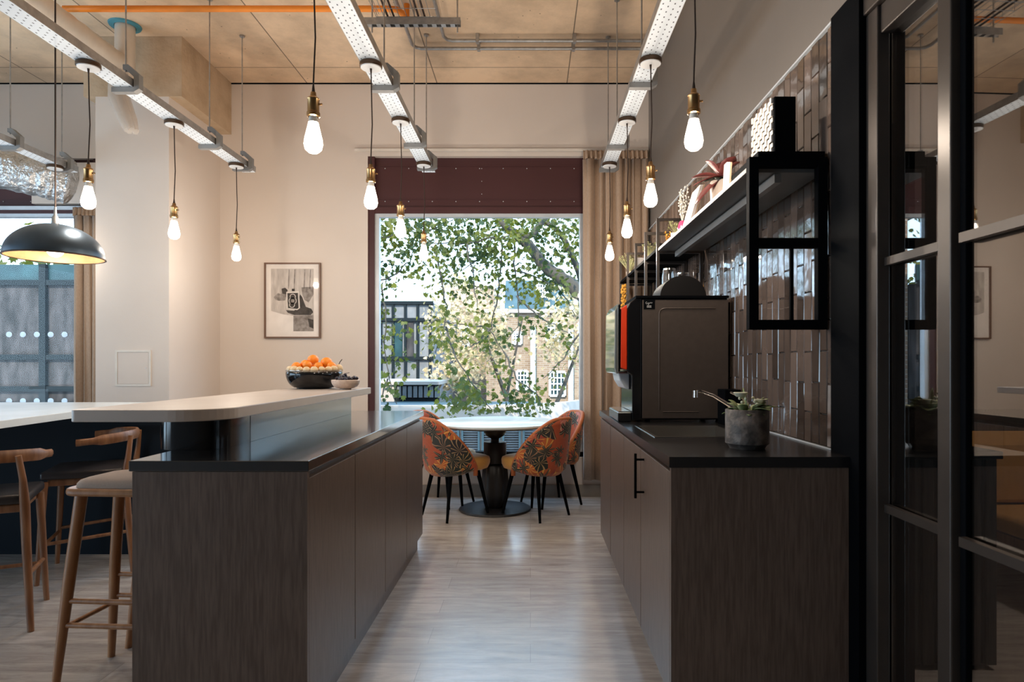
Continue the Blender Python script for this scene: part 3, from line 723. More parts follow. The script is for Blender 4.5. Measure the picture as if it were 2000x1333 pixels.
# ------------------------------------------------------------------ island and bar
IX0, IX1, IY0, IY1 = -1.276, -.715, 2.10, 4.36
WT = .92
bm = BM(); box(bm, IX0-.012, IX1+.004, IY0, IY1+.01, WT-.034, WT)
tag(obj('island_worktop', bm, M['worktop'], bevel=.002), 'dark grey polished worktop on the long island cabinets', 'worktop')
u0 = thing('island_cabinet', '', 'cabinet', (0, 0, 0), 'brown oak island cabinets', local=True)
UW = .558
obj('carcass', box(BM(), -.54, -.022, .001, UW-.001, .10, .884), M['laminate'], u0)
obj('door', box(BM(), -.0205, -.001, .0025, UW-.0025, .105, .862), M['laminate'], u0, bevel=.0015)
obj('plinth', box(BM(), -.52, -.035, 0, UW, 0, .099), M['laminate'], u0)
nm = ('nearest', 'second', 'third', 'farthest')
for k in range(4):
    lab = '%s oak laminate cabinet of the island, facing the aisle' % nm[k]
    loc = (IX1, IY0+.02+k*(UW+.0005), 0)
    if k == 0: u0.location = loc; u0['label'] = lab
    else: dup(u0, loc, 0, lab)
tag(obj('island_end_panel', box(BM(), IX0, IX1, IY0, IY0+.0185, 0, .885), M['laminate']), 'wide dark oak end panel of the island facing the camera', 'panel')
# bar: rounded top on a gloss upstand
bz = 1.08
def rr(x0, x1, y0, y1, rads, n=10):
    pts = []
    for (cxx, cyy, a0), r in zip(((x0, y0, 180), (x1, y0, 270), (x1, y1, 0), (x0, y1, 90)), rads):
        sx = 1 if cxx == x0 else -1; sy = 1 if cyy == y0 else -1
        for k in range(n+1):
            a = radians(a0+90*k/n); pts.append((cxx+sx*r+r*cos(a), cyy+sy*r+r*sin(a)))
    return pts
tb = thing('breakfast_bar', 'raised taupe bar counter with rounded corner on glossy upstand', 'bar counter', (-1.27, 3.2, .92))
obj('bar_top', prism(BM(), rr(-1.515, -1.03, 2.15, 4.24, (.02, .16, .01, .01)), 'z', bz-.04, bz), M['bartop'], tb, bevel=.003)
obj('upstand', prism(BM(), rr(-1.34, -1.12, 2.62, 4.10, (.005, .005, .005, .005)), 'z', WT+.0005, bz-.041), M['bargloss'], tb)
obj('end_column', prism(BM(), rr(-1.37, -1.12, 2.36, 2.618, (.09, .09, .002, .002)), 'z', WT+.0005, bz-.041), M['blackgloss'], tb, smooth=40)
obj('back_panel', box(BM(), -1.276, -1.2565, 2.1195, 4.34, .0, WT-.035), M['navy'], tb)

# fruit bowls
def bowl(loc, r, h, m, label, foot=.5, name='bowl'):
    t = thing(name, label, 'bowl', loc)
    prof = [(0, .0), (r*foot, 0), (r*foot*1.02, .006)] + [(r*(foot+(1-foot)*sin(a)), .006+(h-.006)*(1-cos(a))) for a in [radians(10*k) for k in range(1, 10)]]
    inner = [(max(0, p[0]-.006), p[1]+.006) for p in reversed(prof[1:])]
    obj('bowl_body', lathe(BM(), prof+[(r-.003, h+.003)]+inner[1:]+[(0, .012)], loc, 48), m, t, smooth=50)
    return t
B1 = Vector((-1.335, 4.05, bz)); tb1 = bowl(B1, .168, .10, M['blackgloss'], 'large glossy black bowl heaped with oranges on the bar', .6, 'fruit_bowl')
obj('clear_rim', lathe(BM(), [(.166, .104), (.170, .112), (.169, .114), (.163, .106)], B1, 48), M['jarglass'], tb1, smooth=60)
f0 = None
def fruit(kind, c, r, m, label, stem=False, squash=.92):
    t = thing(kind, label, 'fruit', c)
    obj('flesh', ball(BM(), c, r, 20, squash), m, t, smooth=180)
    if stem: obj('stem', tube(BM(), [c+Vector((0, 0, r*squash*.9)), c+Vector((.006, 0, r*squash+.012)), c+Vector((.02, 0, r*squash+.03))], .0025, 6), M['bark'], t)
    return t
fill = tag(obj('loose_fruit_layer', lathe(BM(), [(0, .045), (.12, .05), (.140, .075), (.10, .088), (0, .092)], B1, 28), M['palefruit'], smooth=180), 'pale small fruit filling the black bowl under the oranges', 'fruit')
fill['kind'] = 'stuff'
sl = ['leftmost', 'second from left', 'third from left', 'fourth from left', 'middle', 'fourth from right', 'third from right', 'second from right', 'rightmost']
for k in range(9):
    a = radians(200+140*k/8); rr_ = .143
    c = B1+Vector((rr_*cos(a), rr_*sin(a), .119+random.uniform(-.003, .003)))
    fruit('pale_fruit', c, .0195+.002*((k*7) % 3), M['palefruit'], 'small round pale fruit at the black bowl rim, %s in front row' % sl[k])['group'] = 'pale fruit round the bowl rim'
op = [((-.10, -.03, .128), .028), ((-.055, .0, .140), .030), ((-.03, -.04, .135), .027), ((-.015, .02, .168), .034), ((-.13, .03, .118), .026), ((.075, .0, .150), .036), ((.115, -.03, .128), .028), ((.04, -.045, .128), .027), ((.07, .07, .13), .03), ((-.05, .08, .13), .03)]
ol = ['orange low at the left end of the heap', 'orange on the left half, second up', 'orange at the front left of centre', 'topmost orange on the left peak of the heap', 'orange at the far left rim', 'largest orange on the right peak of the heap', 'orange low at the right end of the heap', 'orange at the front right of centre', 'orange at the back behind the right peak', 'orange at the back behind the left peak']
for (c, r), l in zip(op, ol):
    fruit('orange', B1+Vector(c)+Vector((0, 0, .010)), r, M['orangefruit'], 'bright '+l, False)['group'] = 'oranges in the black bowl'
fruit('pear', B1+Vector((.145, .02, .122)), .026, M['palefruit'], 'pale green pear with long stem at right rim of black bowl', True, 1.1)
B2 = Vector((-1.10, 3.90, bz)); bowl(B2, .083, .055, M['cream_cer'], 'small pale footed bowl of dark grapes in front of black bowl', .4, 'small_bowl')
bm = BM()
for k in range(46):
    a = random.uniform(0, 2*pi); r_ = .066*math.sqrt(random.random()); ball(bm, B2+Vector((r_*cos(a), r_*sin(a), .045+.04*random.random()*(1-r_/.09)+.01)), .0105, 10)
tube(bm, [B2+Vector((-.02, 0, .07)), B2+Vector((.0, 0, .095)), B2+Vector((.02, .01, .10))], .002, 6)
tag(obj('bunch_of_grapes', bm, M['grape'], smooth=180), 'bunch of dark grapes heaped in the small pale bowl', 'fruit')

# ------------------------------------------------------------------ high table, chairs and stools at the left
t = thing('high_table', 'long white-topped high table with navy base at the left', 'table', (-3.6, 3.9, 0))
obj('tabletop', prism(BM(), [(-6.0, 2.35), (-2.36, 2.35), (-2.62, 4.49), (-6.0, 4.49)], 'z', .933, .97), M['whitetop'], t, bevel=.002)
obj('base_panel', box(BM(), -5.8, -2.30, 4.24, 4.44, 0, .932), M['navy'], t)
obj('leg_panel', box(BM(), -5.8, -5.72, 2.6, 4.219, 0, .932), M['navy'], t)
c0 = thing('counter_chair', '', 'chair', (0, 0, 0), 'walnut counter chairs at the high table', local=True)
# faces -X; local seat centre 0,0
sh = .61
obj('seat', rbox(-.21, .19, -.22, .22, sh-.03, sh+.015, .014), M['leather'], c0, smooth=40)
obj('seat_rail', box(BM(), -.18, .17, -.19, .19, sh-.07, sh-.031), M['walnut'], c0, bevel=.006)
for sy in (-1, 1):
    obj('rear_leg', tube(BM(), [(.245, sy*.235, 0), (.215, sy*.215, .35), (.20, sy*.205, .58), (.215, sy*.20, .70), (.225, sy*.185, .81)], [.014, .019, .021, .015, .013], 12), M['walnut'], c0, smooth=60)
    obj('front_leg', tube(BM(), [(-.22, sy*.225, 0), (-.19, sy*.20, .57)], [.013, .02], 12), M['walnut'], c0, smooth=60)
    obj('side_stretcher', tube(BM(), [(-.205, sy*.213, .22), (.228, sy*.223, .26)], .010, 10), M['walnut'], c0, smooth=60)
obj('front_stretcher', tube(BM(), [(-.208, -.212, .2), (-.208, .212, .2)], .010, 10), M['walnut'], c0, smooth=60)
bm = BM(); pts = []
for k in range(21):
    a = radians(-92+184*k/20); pts.append((-.02+.26*cos(a)*.98, .27*sin(a), .808-.02*(1-cos(a))))
n = len(pts); ring = []
for i, p in enumerate(pts):
    d_ = (Vector(pts[min(i+1, n-1)])-Vector(pts[max(i-1, 0)])).normalized(); nn = Vector((d_.y, -d_.x, 0))
    hh = .030 if 2 < i < n-3 else .020
    ring.append([bm.verts.new(Vector(p)+nn*a_+Vector((0, 0, b_))) for a_, b_ in ((.011, hh*.6), (.004, hh), (-.007, hh*.9), (-.013, .0), (-.007, -hh), (.006, -hh*.9), (.012, -hh*.2))])
for a_, b_ in zip(ring, ring[1:]):
    for k in range(7): bm.faces.new([a_[k], a_[(k+1) % 7], b_[(k+1) % 7], b_[k]])
bm.faces.new(ring[0]); bm.faces.new(list(reversed(ring[-1])))
obj('curved_backrest', bm, M['walnut'], c0, smooth=60)
c0.location = (-2.62, 3.12, 0); c0.rotation_euler = (0, 0, radians(-62)); c0['label'] = 'walnut counter chair with curved back, cut by left edge'
dup(c0, (-2.63, 3.93, 0), radians(24), 'walnut counter chair with curved back, farther, behind the bar stool')

s0 = thing('bar_stool', '', 'stool', (0, 0, 0), 'oak bar stools at the island', local=True)
bm = BM(); prism(bm, rr(-.19, .19, -.155, .155, (.06, .06, .06, .06), 6), 'z', .734, .762)
obj('seat', bm, M['oak'], s0, bevel=.010, smooth=50)
bm = BM()
for k, (z, s) in enumerate(((.7625, 1), (.775, .99), (.787, .93), (.795, .80), (.799, .5))):
    pts = rr(-.165*s, .165*s, -.135*s, .135*s, (.06*s,)*4, 6)
    R_ = [bm.verts.new((x, y, z)) for x, y in pts]
    if k:
        for i in range(len(R_)): bm.faces.new([prev_[i], prev_[(i+1) % len(R_)], R_[(i+1) % len(R_)], R_[i]])
    else: bm.faces.new(R_)
    prev_ = R_
bm.faces.new(prev_)
obj('cushion', bm, M['linen'], s0, smooth=60)
for sx in (-1, 1):
    for sy in (-1, 1): obj('leg', tube(BM(), [(sx*.205, sy*.15, 0), (sx*.17, sy*.125, .4), (sx*.135, sy*.105, .735)], [.014, .021, .022], 14), M['oak'], s0, smooth=60)
def leg_at(z, sx, sy):
    f = z/.735; return (sx*(.205-.07*f), sy*(.15-.045*f), z)
for z in (.335, .245): obj('front_rung', tube(BM(), [leg_at(z, -1, -1), leg_at(z, 1, -1)], .010, 10), M['oak'], s0)
for z in (.355, .265): obj('back_rung', tube(BM(), [leg_at(z, -1, 1), leg_at(z, 1, 1)], .009, 10), M['oak'], s0)
for s in (-1, 1): obj('side_rung', tube(BM(), [leg_at(.235, s, -1), leg_at(.235, s, 1)], .009, 10), M['oak'], s0)
s0.location = (-1.57, 2.595, 0); s0.rotation_euler = (0, 0, radians(-4)); s0['label'] = 'oak bar stool with beige cushion beside the island end panel'
dup(s0, (-1.53, 2.98, 0), radians(-4), 'second oak bar stool, only one leg showing past the island end')

# ------------------------------------------------------------------ round table and tub chairs
TXc, TYc = -.30, 5.55
t = thing('round_table', 'round white-topped table on a black turned pedestal by the window', 'table', (TXc, TYc, 0))
obj('tabletop', lathe(BM(), [(0, .722), (.53, .722), (.545, .732), (.545, .744), (.54, .747), (0, .747)], (TXc, TYc, 0), 72), M['tabletop'], t, smooth=40)
obj('table_edge', lathe(BM(), [(.50, .7215), (.44, .705), (0, .705)], (TXc, TYc, 0), 64), M['pedestal'], t, smooth=40)
obj('pedestal_cup', lathe(BM(), [(0, .704), (.095, .704), (.094, .66), (.075, .625), (.040, .605), (.035, .60), (.035, .575), (0, .575)], (TXc, TYc, 0), 40), M['pedestal'], t, smooth=40)
obj('pedestal_block', lathe(BM(), [(0, .574), (.092, .574), (.096, .568), (.096, .40), (.09, .395), (0, .395)], (TXc, TYc, 0), 40), M['pedestal'], t, smooth=40)
bm = BM(); prof = [(.07, .394), (.095, .37), (.105, .25), (.10, .12), (.075, .03), (.06, .022)]
rings = []
for r, z in prof: rings.append([bm.verts.new((TXc+r*(1+.10*cos(6*2*pi*k/72))*cos(2*pi*k/72), TYc+r*(1+.10*cos(6*2*pi*k/72))*sin(2*pi*k/72), z)) for k in range(72)])
for A, B_ in zip(rings, rings[1:]):
    for k in range(72): bm.faces.new([A[k], A[(k+1) % 72], B_[(k+1) % 72], B_[k]])
bm.faces.new(rings[0]); bm.faces.new(rings[-1])
obj('fluted_foot', bm, M['pedestal'], t, smooth=60)
obj('base_disc', lathe(BM(), [(0, 0), (.30, 0), (.305, .006), (.30, .018), (.27, .021), (0, .0225)], (TXc, TYc, 0), 64), M['pedestal'], t, smooth=40)

k0 = thing('tub_chair', '', 'chair', (0, 0, 0), 'tropical print tub chairs round the table', local=True)
# local: faces +Y, back at -Y
def shell(outer=True):
    bm = BM(); uvl = bm.loops.layers.uv.new('UVMap'); nu, nv = 44, 12; g = []; UV = {}
    A = 102
    for i in range(nu+1):
        ph = radians(-A+2*A*i/nu); u = abs(ph)/radians(A)
        top = .80-.02*u - .36*(max(0, (u-.18)/.82))**1.55
        bot = .355+.05*u*u
        row = []
        for j in range(nv+1):
            f = j/nv; z = bot+(top-bot)*f
            flare = (z-.36)/.44
            rx = .215+.035*math.sqrt(max(0, flare+.12)); ry = .205+.075*max(0, flare+.02)**.8
            if f < .12: rx -= .03*(1-f/.12)**2; ry -= .03*(1-f/.12)**2
            v = bm.verts.new((rx*sin(ph)*1.02, -ry*cos(ph), z)); UV[v] = (.24*ph, z); row.append(v)
        g.append(row)
    for i in range(nu):
        for j in range(nv):
            f = bm.faces.new([g[i][j], g[i+1][j], g[i+1][j+1], g[i][j+1]])
            for l in f.loops: l[uvl].uv = UV[l.vert]
    edge = [Vector(r_[-1].co) for r_ in g]
    return bm, edge
bm, edge = shell()
obj('shell_back', bm, M['fabric'], k0, smooth=180, solid=.035)
side = [edge[0]+Vector((0, 0, -.07))]+edge+[edge[-1]+Vector((0, 0, -.07))]
obj('piping', tube(BM(), side, .018, 8), M['piping'], k0, smooth=180)
bm = BM(); prev_ = None
for k, (z, s) in enumerate(((.375, .80), (.385, .92), (.42, .99), (.450, 1.0), (.470, .975), (.482, .87), (.487, .5))):
    pts = [( .205*s*(abs(cos(a))**.8)*(1 if cos(a) > 0 else -1), .065+.235*s*(abs(sin(a))**.75)*(1 if sin(a) > 0 else -1)) for a in [2*pi*i/40 for i in range(40)]]
    R_ = [bm.verts.new((x, y, z)) for x, y in pts]
    if prev_:
        for i in range(40): bm.faces.new([prev_[i], prev_[(i+1) % 40], R_[(i+1) % 40], R_[i]])
    else: bm.faces.new(R_)
    prev_ = R_
bm.faces.new(prev_)
obj('seat', bm, M['mustard'], k0, smooth=60)
for sx in (-1, 1):
    for sy in (-1, 1): obj('leg', tube(BM(), [(sx*.13, sy*.13+.01, .374), (sx*.185, sy*.20+.01, 0)], [.018, .010], 12), M['black'], k0, smooth=60)
def face(dx, dy): return math.atan2(-dx, dy)
k0.location = (.05, 5.325, 0); k0.rotation_euler = (0, 0, face(-.76, .65)); k0['label'] = 'tropical print tub chair at the near right of the round table'
dup(k0, (.19, 5.80, 0), face(-.87, -.49), 'tropical print tub chair at the far right, next to the curtain')
dup(k0, (-.62, 5.325, 0), face(.76, .65), 'tropical print tub chair at the near left, behind the island end')
dup(k0, (-.78, 5.80, 0), face(.87, -.49), 'tropical print tub chair at the far left, mostly hidden by nearer chair')

# ------------------------------------------------------------------ picture
t = thing('framed_picture', 'brown-framed monochrome print of hands holding a camera on cream wall', 'picture', (-2.209, WF, 1.473))
px0, px1, pz0, pz1 = -2.469, -1.949, 1.473, 2.173
bm = BM(); fy0, fy1 = WF-.028, WF-.002
box(bm, px0, px0+.013, fy0, fy1, pz0, pz1); box(bm, px1-.013, px1, fy0, fy1, pz0, pz1); box(bm, px0+.013, px1-.013, fy0, fy1, pz0, pz0+.013); box(bm, px0+.013, px1-.013, fy0, fy1, pz1-.013, pz1)
obj('picture_frame', bm, M['frame'], t)
obj('mount', box(BM(), px0+.013, px1-.013, WF-.010, WF-.003, pz0+.013, pz1-.013), M['paper'], t)
def pp(x, y): return (px0+(x-140)/(930-140)*(px1-px0), pz1-(y-105)/(1195-105)*(pz1-pz0))
pr = obj('print', prism(BM(), [pp(230, 190), pp(830, 190), pp(830, 1095), pp(545, 1095), pp(545, 870), pp(400, 850), pp(230, 800)], 'y', WF-.0112, WF-.0102), M['p0'], t)
def flat(pts, m, lv, name='print_tone'): obj(name, prism(BM(), [pp(*p) for p in pts], 'y', WF-.0112-.0006*lv, WF-.0112-.0006*lv+.0005), m, pr)
def ell(cx_, cy_, rx, ry, n=24): return [(cx_+rx*cos(2*pi*k/n), cy_+ry*sin(2*pi*k/n)) for k in range(n)]
flat([(545, 870), (830, 860), (830, 1095), (545, 1095)], M['p1'], 1)
flat([(640, 560), (670, 600), (720, 740), (800, 770), (825, 820), (790, 860), (560, 860), (470, 830), (440, 790), (560, 800)], M['p2'], 2)
flat([(270, 600), (330, 540), (370, 560), (380, 480), (430, 465), (465, 500), (455, 560), (430, 650), (340, 655), (290, 640)], M['p1'], 2)
flat([(380, 480), (430, 465), (465, 500), (445, 560), (390, 550)], M['p2'], 3)
flat([(660, 460), (830, 450), (830, 560), (760, 680), (700, 640), (670, 560)], M['p1'], 1)
for x in (480, 560, 700, 780): flat([(x, 200), (x+14, 200), (x+2, 480), (x-10, 480)], M['p1'], 1)
flat([(750, 910), (830, 930), (830, 1060), (770, 1030)], M['p2'], 3)
flat([(445, 525), (625, 515), (640, 760), (600, 790), (450, 770)], M['p3'], 4, 'printed_camera')
flat([(462, 545), (610, 540), (620, 755), (600, 772), (470, 760)], M['p2'], 5, 'printed_camera')
flat([(525, 480), (565, 480), (565, 515), (525, 515)], M['p2'], 4, 'printed_camera')
for (cx_, cy_, r) in ((538, 595, 42), (528, 715, 40), (537, 655, 55)):
    flat(ell(cx_, cy_, r, r), M['p3'], 6, 'printed_lens'); flat(ell(cx_, cy_, r-9, r-9), M['p2'], 7, 'printed_lens')
flat(ell(537, 655, 24, 24), M['p1'], 8, 'printed_lens')
obj('glazing', box(BM(), px0+.013, px1-.013, WF-.022, WF-.0205, pz0+.013, pz1-.013), M['picglass'], t)

# ------------------------------------------------------------------ right kitchen counter
CX = .47
SX0, SX1, SY0, SY1 = .535, .93, 2.78, 3.28
bm = BM(); x0, x1, y0, y1 = CX-.006, WR-.013, 2.19, 4.41
for (a, b_, c_, d_) in ((x0, x1, y0, SY0), (x0, x1, SY1, y1), (x0, SX0, SY0, SY1), (SX1, x1, SY0, SY1)): box(bm, a, b_, c_, d_, WT-.036, WT)
bmesh.ops.remove_doubles(bm, verts=bm.verts, dist=1e-5)
tag(obj('counter_worktop', bm, M['worktop_d']), 'black worktop with inset sink on the right-hand cabinets', 'worktop')
r0 = thing('base_cabinet', '', 'cabinet', (0, 0, 0), 'oak laminate base cabinets on the right', local=True)
ys = [2.215, 2.80, 3.31, 3.86, 4.40]
nm = ('nearest', 'second', 'third', 'farthest')
for k in range(4):
    L = ys[k+1]-ys[k]
    t = thing('base_cabinet', '%s oak laminate cabinet of the right counter, facing aisle' % nm[k], 'cabinet', (CX, ys[k], 0), 'oak laminate base cabinets on the right')
    ztop = .76 if k == 1 else .882
    obj('carcass', box(BM(), CX+.022, WR-.02, ys[k]+.001, ys[k+1]-.001, .10, .74 if k in (0, 1) else .882), M['laminate'], t)
    dr = obj('door', box(BM(), CX+.001, CX+.0205, ys[k]+.003, ys[k+1]-(.012 if k == 2 else .003), .105, .868), M['laminate'], t, bevel=.0015)
    obj('plinth', box(BM(), CX+.05, WR-.02, ys[k], ys[k+1], 0, .099), M['laminate'], t)
    if k == 0:
        bm = BM(); tube(bm, [(CX-.035, 2.715, .675), (CX-.035, 2.715, .86)], .0055, 10); tube(bm, [(CX-.035, 2.715, .70), (CX+.001, 2.715, .70)], .0045, 8); tube(bm, [(CX-.035, 2.715, .835), (CX+.001, 2.715, .835)], .0045, 8)
        obj('bar_handle', bm, M['black'], dr)
C.objects.unlink(r0); bpy.data.objects.remove(r0)
tag(obj('counter_end_panel', box(BM(), CX+.001, 1.066, 2.195, 2.2135, 0, .883), M['laminate']), 'dark oak end panel of the right counter facing the camera', 'panel')
# sink
t = thing('sink', 'brushed steel inset sink in the black right worktop', 'sink', (.73, 3.03, .75))
bm = BM(); x0, x1, y0, y1, zb = SX0+.004, SX1-.004, SY0+.004, SY1-.004, .765
box(bm, x0, x0+.002, y0, y1, zb, WT+.001); box(bm, x1-.002, x1, y0, y1, zb, WT+.001); box(bm, x0, x1, y0, y0+.002, zb, WT+.001); box(bm, x0, x1, y1-.002, y1, zb, WT+.001); box(bm, x0, x1, y0, y1, zb-.003, zb)
obj('basin', bm, M['stainless'], t)
bm = BM(); e = .014
box(bm, x0-e, x0, y0-e, y1+e, WT+.0005, WT+.003); box(bm, x1, x1+e, y0-e, y1+e, WT+.0005, WT+.003); box(bm, x0, x1, y0-e, y0, WT+.0005, WT+.003); box(bm, x0, x1, y1, y1+e, WT+.0005, WT+.003)
obj('rim', bm, M['stainless'], t)
obj('drain', lathe(BM(), [(0, .003), (.03, .003), (.035, 0)], (.73, 3.03, zb), 24), M['chrome'], t, smooth=40)
t = thing('tap', 'chrome kitchen tap arching over the steel sink', 'tap', (1.01, 3.05, WT))
obj('tap_body', lathe(BM(), [(0, .0005), (.026, .0005), (.026, .008), (.02, .012), (.019, .11), (.016, .125), (0, .128)], (1.01, 3.05, WT), 24), M['chrome'], t, smooth=50)
sp = [(1.0, 3.05, 1.0), (.955, 3.05, 1.02), (.90, 3.05, 1.055), (.85, 3.05, 1.085), (.80, 3.05, 1.103), (.78, 3.05, 1.105), (.768, 3.05, 1.098)]
obj('spout', tube(BM(), sp, [.012, .0105, .009, .008, .0075, .0075, .009], 12), M['chrome'], t, smooth=60)
obj('nozzle', tube(BM(), [(.768, 3.05, 1.108), (.768, 3.05, 1.076)], .012, 16), M['chrome'], t, smooth=40)
obj('lever', tube(BM(), [(1.01, 3.05, 1.045), (.985, 3.05, 1.075), (.93, 3.05, 1.10)], [.008, .006, .005], 10), M['chrome'], t, smooth=60)

# coffee machine (its front faces the aisle)
mx0, mx1, my0, my1 = .595, 1.06, 3.51, 3.93
t = thing('coffee_machine', 'tall brown and black coffee machine on the right worktop', 'coffee machine', (.82, 3.72, WT))
obj('body', rbox(mx0+.003, mx1-.003, my0+.006, my1, WT+.012, 1.585, .006, 2), M['blackgloss'], t)
sd_ = obj('side_panel', box(BM(), mx0+.004, mx1, my0, my0+.006, WT+.02, 1.575), M['machine'], t, bevel=.002)
bm = BM(); gp = [(mx1-.07, 1.53)] + [(mx0+.125+.03*cos(a), 1.50+.03*sin(a)) for a in [radians(90+15*k) for k in range(7)]] + [(mx0+.095, .985)]
P_ = [Vector((x, my0-.0005, z)) for x, z in gp]; tube(bm, P_, .0035, 6)
tube(bm, [Vector((mx0+.115, my0-.0005, .975)), Vector((mx1-.16, my0-.0005, .975))], .003, 6)
obj('pressed_groove', bm, M['machine'], sd_, smooth=60)
obj('top_plate', box(BM(), mx0-.03, mx1+.002, my0-.004, my1+.002, 1.5855, 1.598), M['black'], t)
st = obj('maker_sticker', box(BM(), mx0+.012, mx0+.072, my0-.002, my0-.0003, 1.525, 1.578), M['black'], sd_)
# handwriting-like mark and two small lines of text on the sticker
bm = BM(); cxs, czs = mx0+.040, 1.559
sc_ = [(-.013, .006), (-.018, .0), (-.014, -.006), (-.008, -.004), (-.006, .002), (-.002, -.003), (-.001, -.010), (-.006, -.011), (.0, -.004), (.004, .002), (.006, -.003), (.010, .003), (.014, -.002), (.017, .002)]
tube(bm, [Vector((cxs+x, my0-.0027, czs+z)) for x, z in sc_], .0011, 5)
for zz in (1.541, 1.534):
    for k in range(5): box(bm, cxs-.012+k*.005, cxs-.012+k*.005+.0035, my0-.003, my0-.002, zz, zz+.004)
obj('sticker_mark', bm, M['label'], sd_)
obj('bean_hopper', prism(BM(), [(.83+.125*cos(a), 1.598+.115*sin(a)) for a in [pi*k/28 for k in range(29)]], 'y', my0+.05, my0+.30), mat('hopper_black', (.006, .005, .005), .6, spec=.2), t)
fp = [(mx0+.0, 1.585), (mx0-.03, 1.585), (mx0-.06, 1.56), (mx0-.075, 1.53), (mx0-.075, 1.19), (mx0-.05, 1.17), (mx0-.05, WT+.01), (mx0, WT+.01)]
obj('front_surround', prism(BM(), fp, 'y', my0+.002, my1-.002), M['blackgloss'], t, bevel=.004)
obj('red_front', prism(BM(), [(mx0-.077, 1.55), (mx0-.108, 1.53), (mx0-.112, 1.21), (mx0-.077, 1.20)], 'y', my0+.006, my1-.006), M['red'], t, bevel=.004)
obj('chrome_edge', prism(BM(), [(mx0-.114, 1.555), (mx0-.120, 1.545), (mx0-.120, 1.19), (mx0-.114, 1.19)], 'y', my0+.006, my1-.006), M['black'], t)
obj('glass_door', prism(BM(), [(mx0-.122, 1.56), (mx0-.142, 1.52), (mx0-.146, 1.21), (mx0-.138, 1.18), (mx0-.122, 1.18)], 'y', my0+.002, my1-.002), mat('mirrored_door', (.55, .62, .62), .06, metal=.85), t, bevel=.006)
obj('dispenser_spout', prism(BM(), [(mx0-.115, 1.185), (mx0-.052, 1.185), (mx0-.052, 1.09), (mx0-.08, 1.10), (mx0-.105, 1.14)], 'y', my0+.08, my1-.08), M['alu'], t, bevel=.006)
obj('drip_tray', rbox(mx0-.125, mx0-.051, my0+.01, my1-.01, WT+.001, WT+.052, .006), M['worktop_d'], t)
obj('drip_grille', box(BM(), mx0-.12, mx0-.055, my0+.02, my1-.02, WT+.0525, WT+.056), M['stainless'], t)
for sx in (mx0+.04, mx1-.04):
    for sy in (my0+.05, my1-.05): obj('foot', lathe(BM(), [(0, 0), (.015, 0), (.015, .012), (0, .012)], (sx, sy, WT+.0002), 12), M['black'], t)
tag(obj('back_box', box(BM(), .99, 1.075, 3.34, 3.47, WT+.0005, 1.10), M['black'], bevel=.004), 'small black box standing behind the tap by the tiles', 'box')

# pot plant on the worktop
PC = Vector((.80, 2.42, WT))
t = thing('potted_plant', 'mottled stone pot with leafy plant on the near end of black worktop', 'plant', PC)
obj('pot', lathe(BM(), [(0, .0005), (.062, .0005), (.068, .012), (.078, .02), (.078, .142), (.075, .145), (.070, .142), (.069, .12), (0, .12)], PC, 40), M['potstone'], t, smooth=50)
obj('soil', lathe(BM(), [(0, .131), (.068, .130), (.068, .122)], PC, 24), M['soil'], t)
def leaf(bm, base, dirv, L, W, droop=.3, up=Vector((0, 0, 1)), n=6):
    d = Vector(dirv).normalized(); s = d.cross(up)
    if s.length < .1: s = Vector((1, 0, 0))
    s.normalize(); prev = None
    for i in range(n+1):
        f = i/n; p = Vector(base)+d*L*f+Vector((0, 0, -droop*L*f*f)); wd = W*math.sin(pi*min(.98, f*.93+.05))**.8
        row = [bm.verts.new(p-s*wd+Vector((0, 0, .15*wd))), bm.verts.new(p), bm.verts.new(p+s*wd+Vector((0, 0, .15*wd)))]
        if prev:
            bm.faces.new([prev[0], prev[1], row[1], row[0]]); bm.faces.new([prev[1], prev[2], row[2], row[1]])
        prev = row
bm = BM()
for k in range(26):
    a = random.uniform(0, 2*pi); el = random.uniform(.1, 1.2); L = random.uniform(.045, .085)
    b_ = PC+Vector((.03*cos(a), .03*sin(a), .125+random.uniform(0, .02)))
    leaf(bm, b_, (cos(a)*cos(el), sin(a)*cos(el), sin(el)), L, L*.28, .35)
leaf(bm, PC+Vector((0, 0, .13)), (-.15, 0, 1), .10, .014, .05)
leaf(bm, PC+Vector((.03, 0, .13)), (.9, .1, .5), .11, .022, .3)
obj('foliage', bm, M['leaf'], t, smooth=60, solid=.0015)
for (dx, dz, r) in ((-.035, .19, .026), (.035, .165, .022)):
    obj('pale_leaf_cup', lathe(BM(), [(0, 0), (r*.6, .002), (r, .016), (r*.93, .018), (r*.5, .006), (0, .004)], PC+Vector((dx, -.035, dz)), 16), M['palebloom'], t, smooth=60)
bm = BM()
for k in range(14): ball(bm, PC+Vector((random.uniform(-.04, .06), random.uniform(-.06, .02), random.uniform(.15, .19))), .006, 8)
obj('buds', bm, M['palebloom'], t, smooth=180)

# ------------------------------------------------------------------ wall shelving above the counter
SZ = 1.945
def frame_rect(bm, y, x0, x1, z0, z1, w_=.02, mid=None):
    box(bm, x0, x0+w_, y, y+w_, z0, z1); box(bm, x1-w_, x1, y, y+w_, z0, z1)
    box(bm, x0+w_, x1-w_, y, y+w_, z0, z0+w_); box(bm, x0+w_, x1-w_, y, y+w_, z1-w_, z1)
    for m_ in (mid or []): box(bm, x0+w_, x1-w_, y, y+w_, m_, m_+w_)
    return bm
t = thing('wall_shelf', 'long black framed wall shelf over the sink and coffee machine', 'shelf', (.95, 3.2, SZ))
bm = BM(); y = 2.38; w_ = .035
frame_rect(bm, y, .795, WR-.020, 1.357, 1.985, w_, [1.655])
obj('end_frame', bm, M['black'], t, bevel=.002)
obj('frame_glass', box(BM(), .83, WR-.05, y+.015, y+.018, 1.392, 1.95), M['clear'], t)
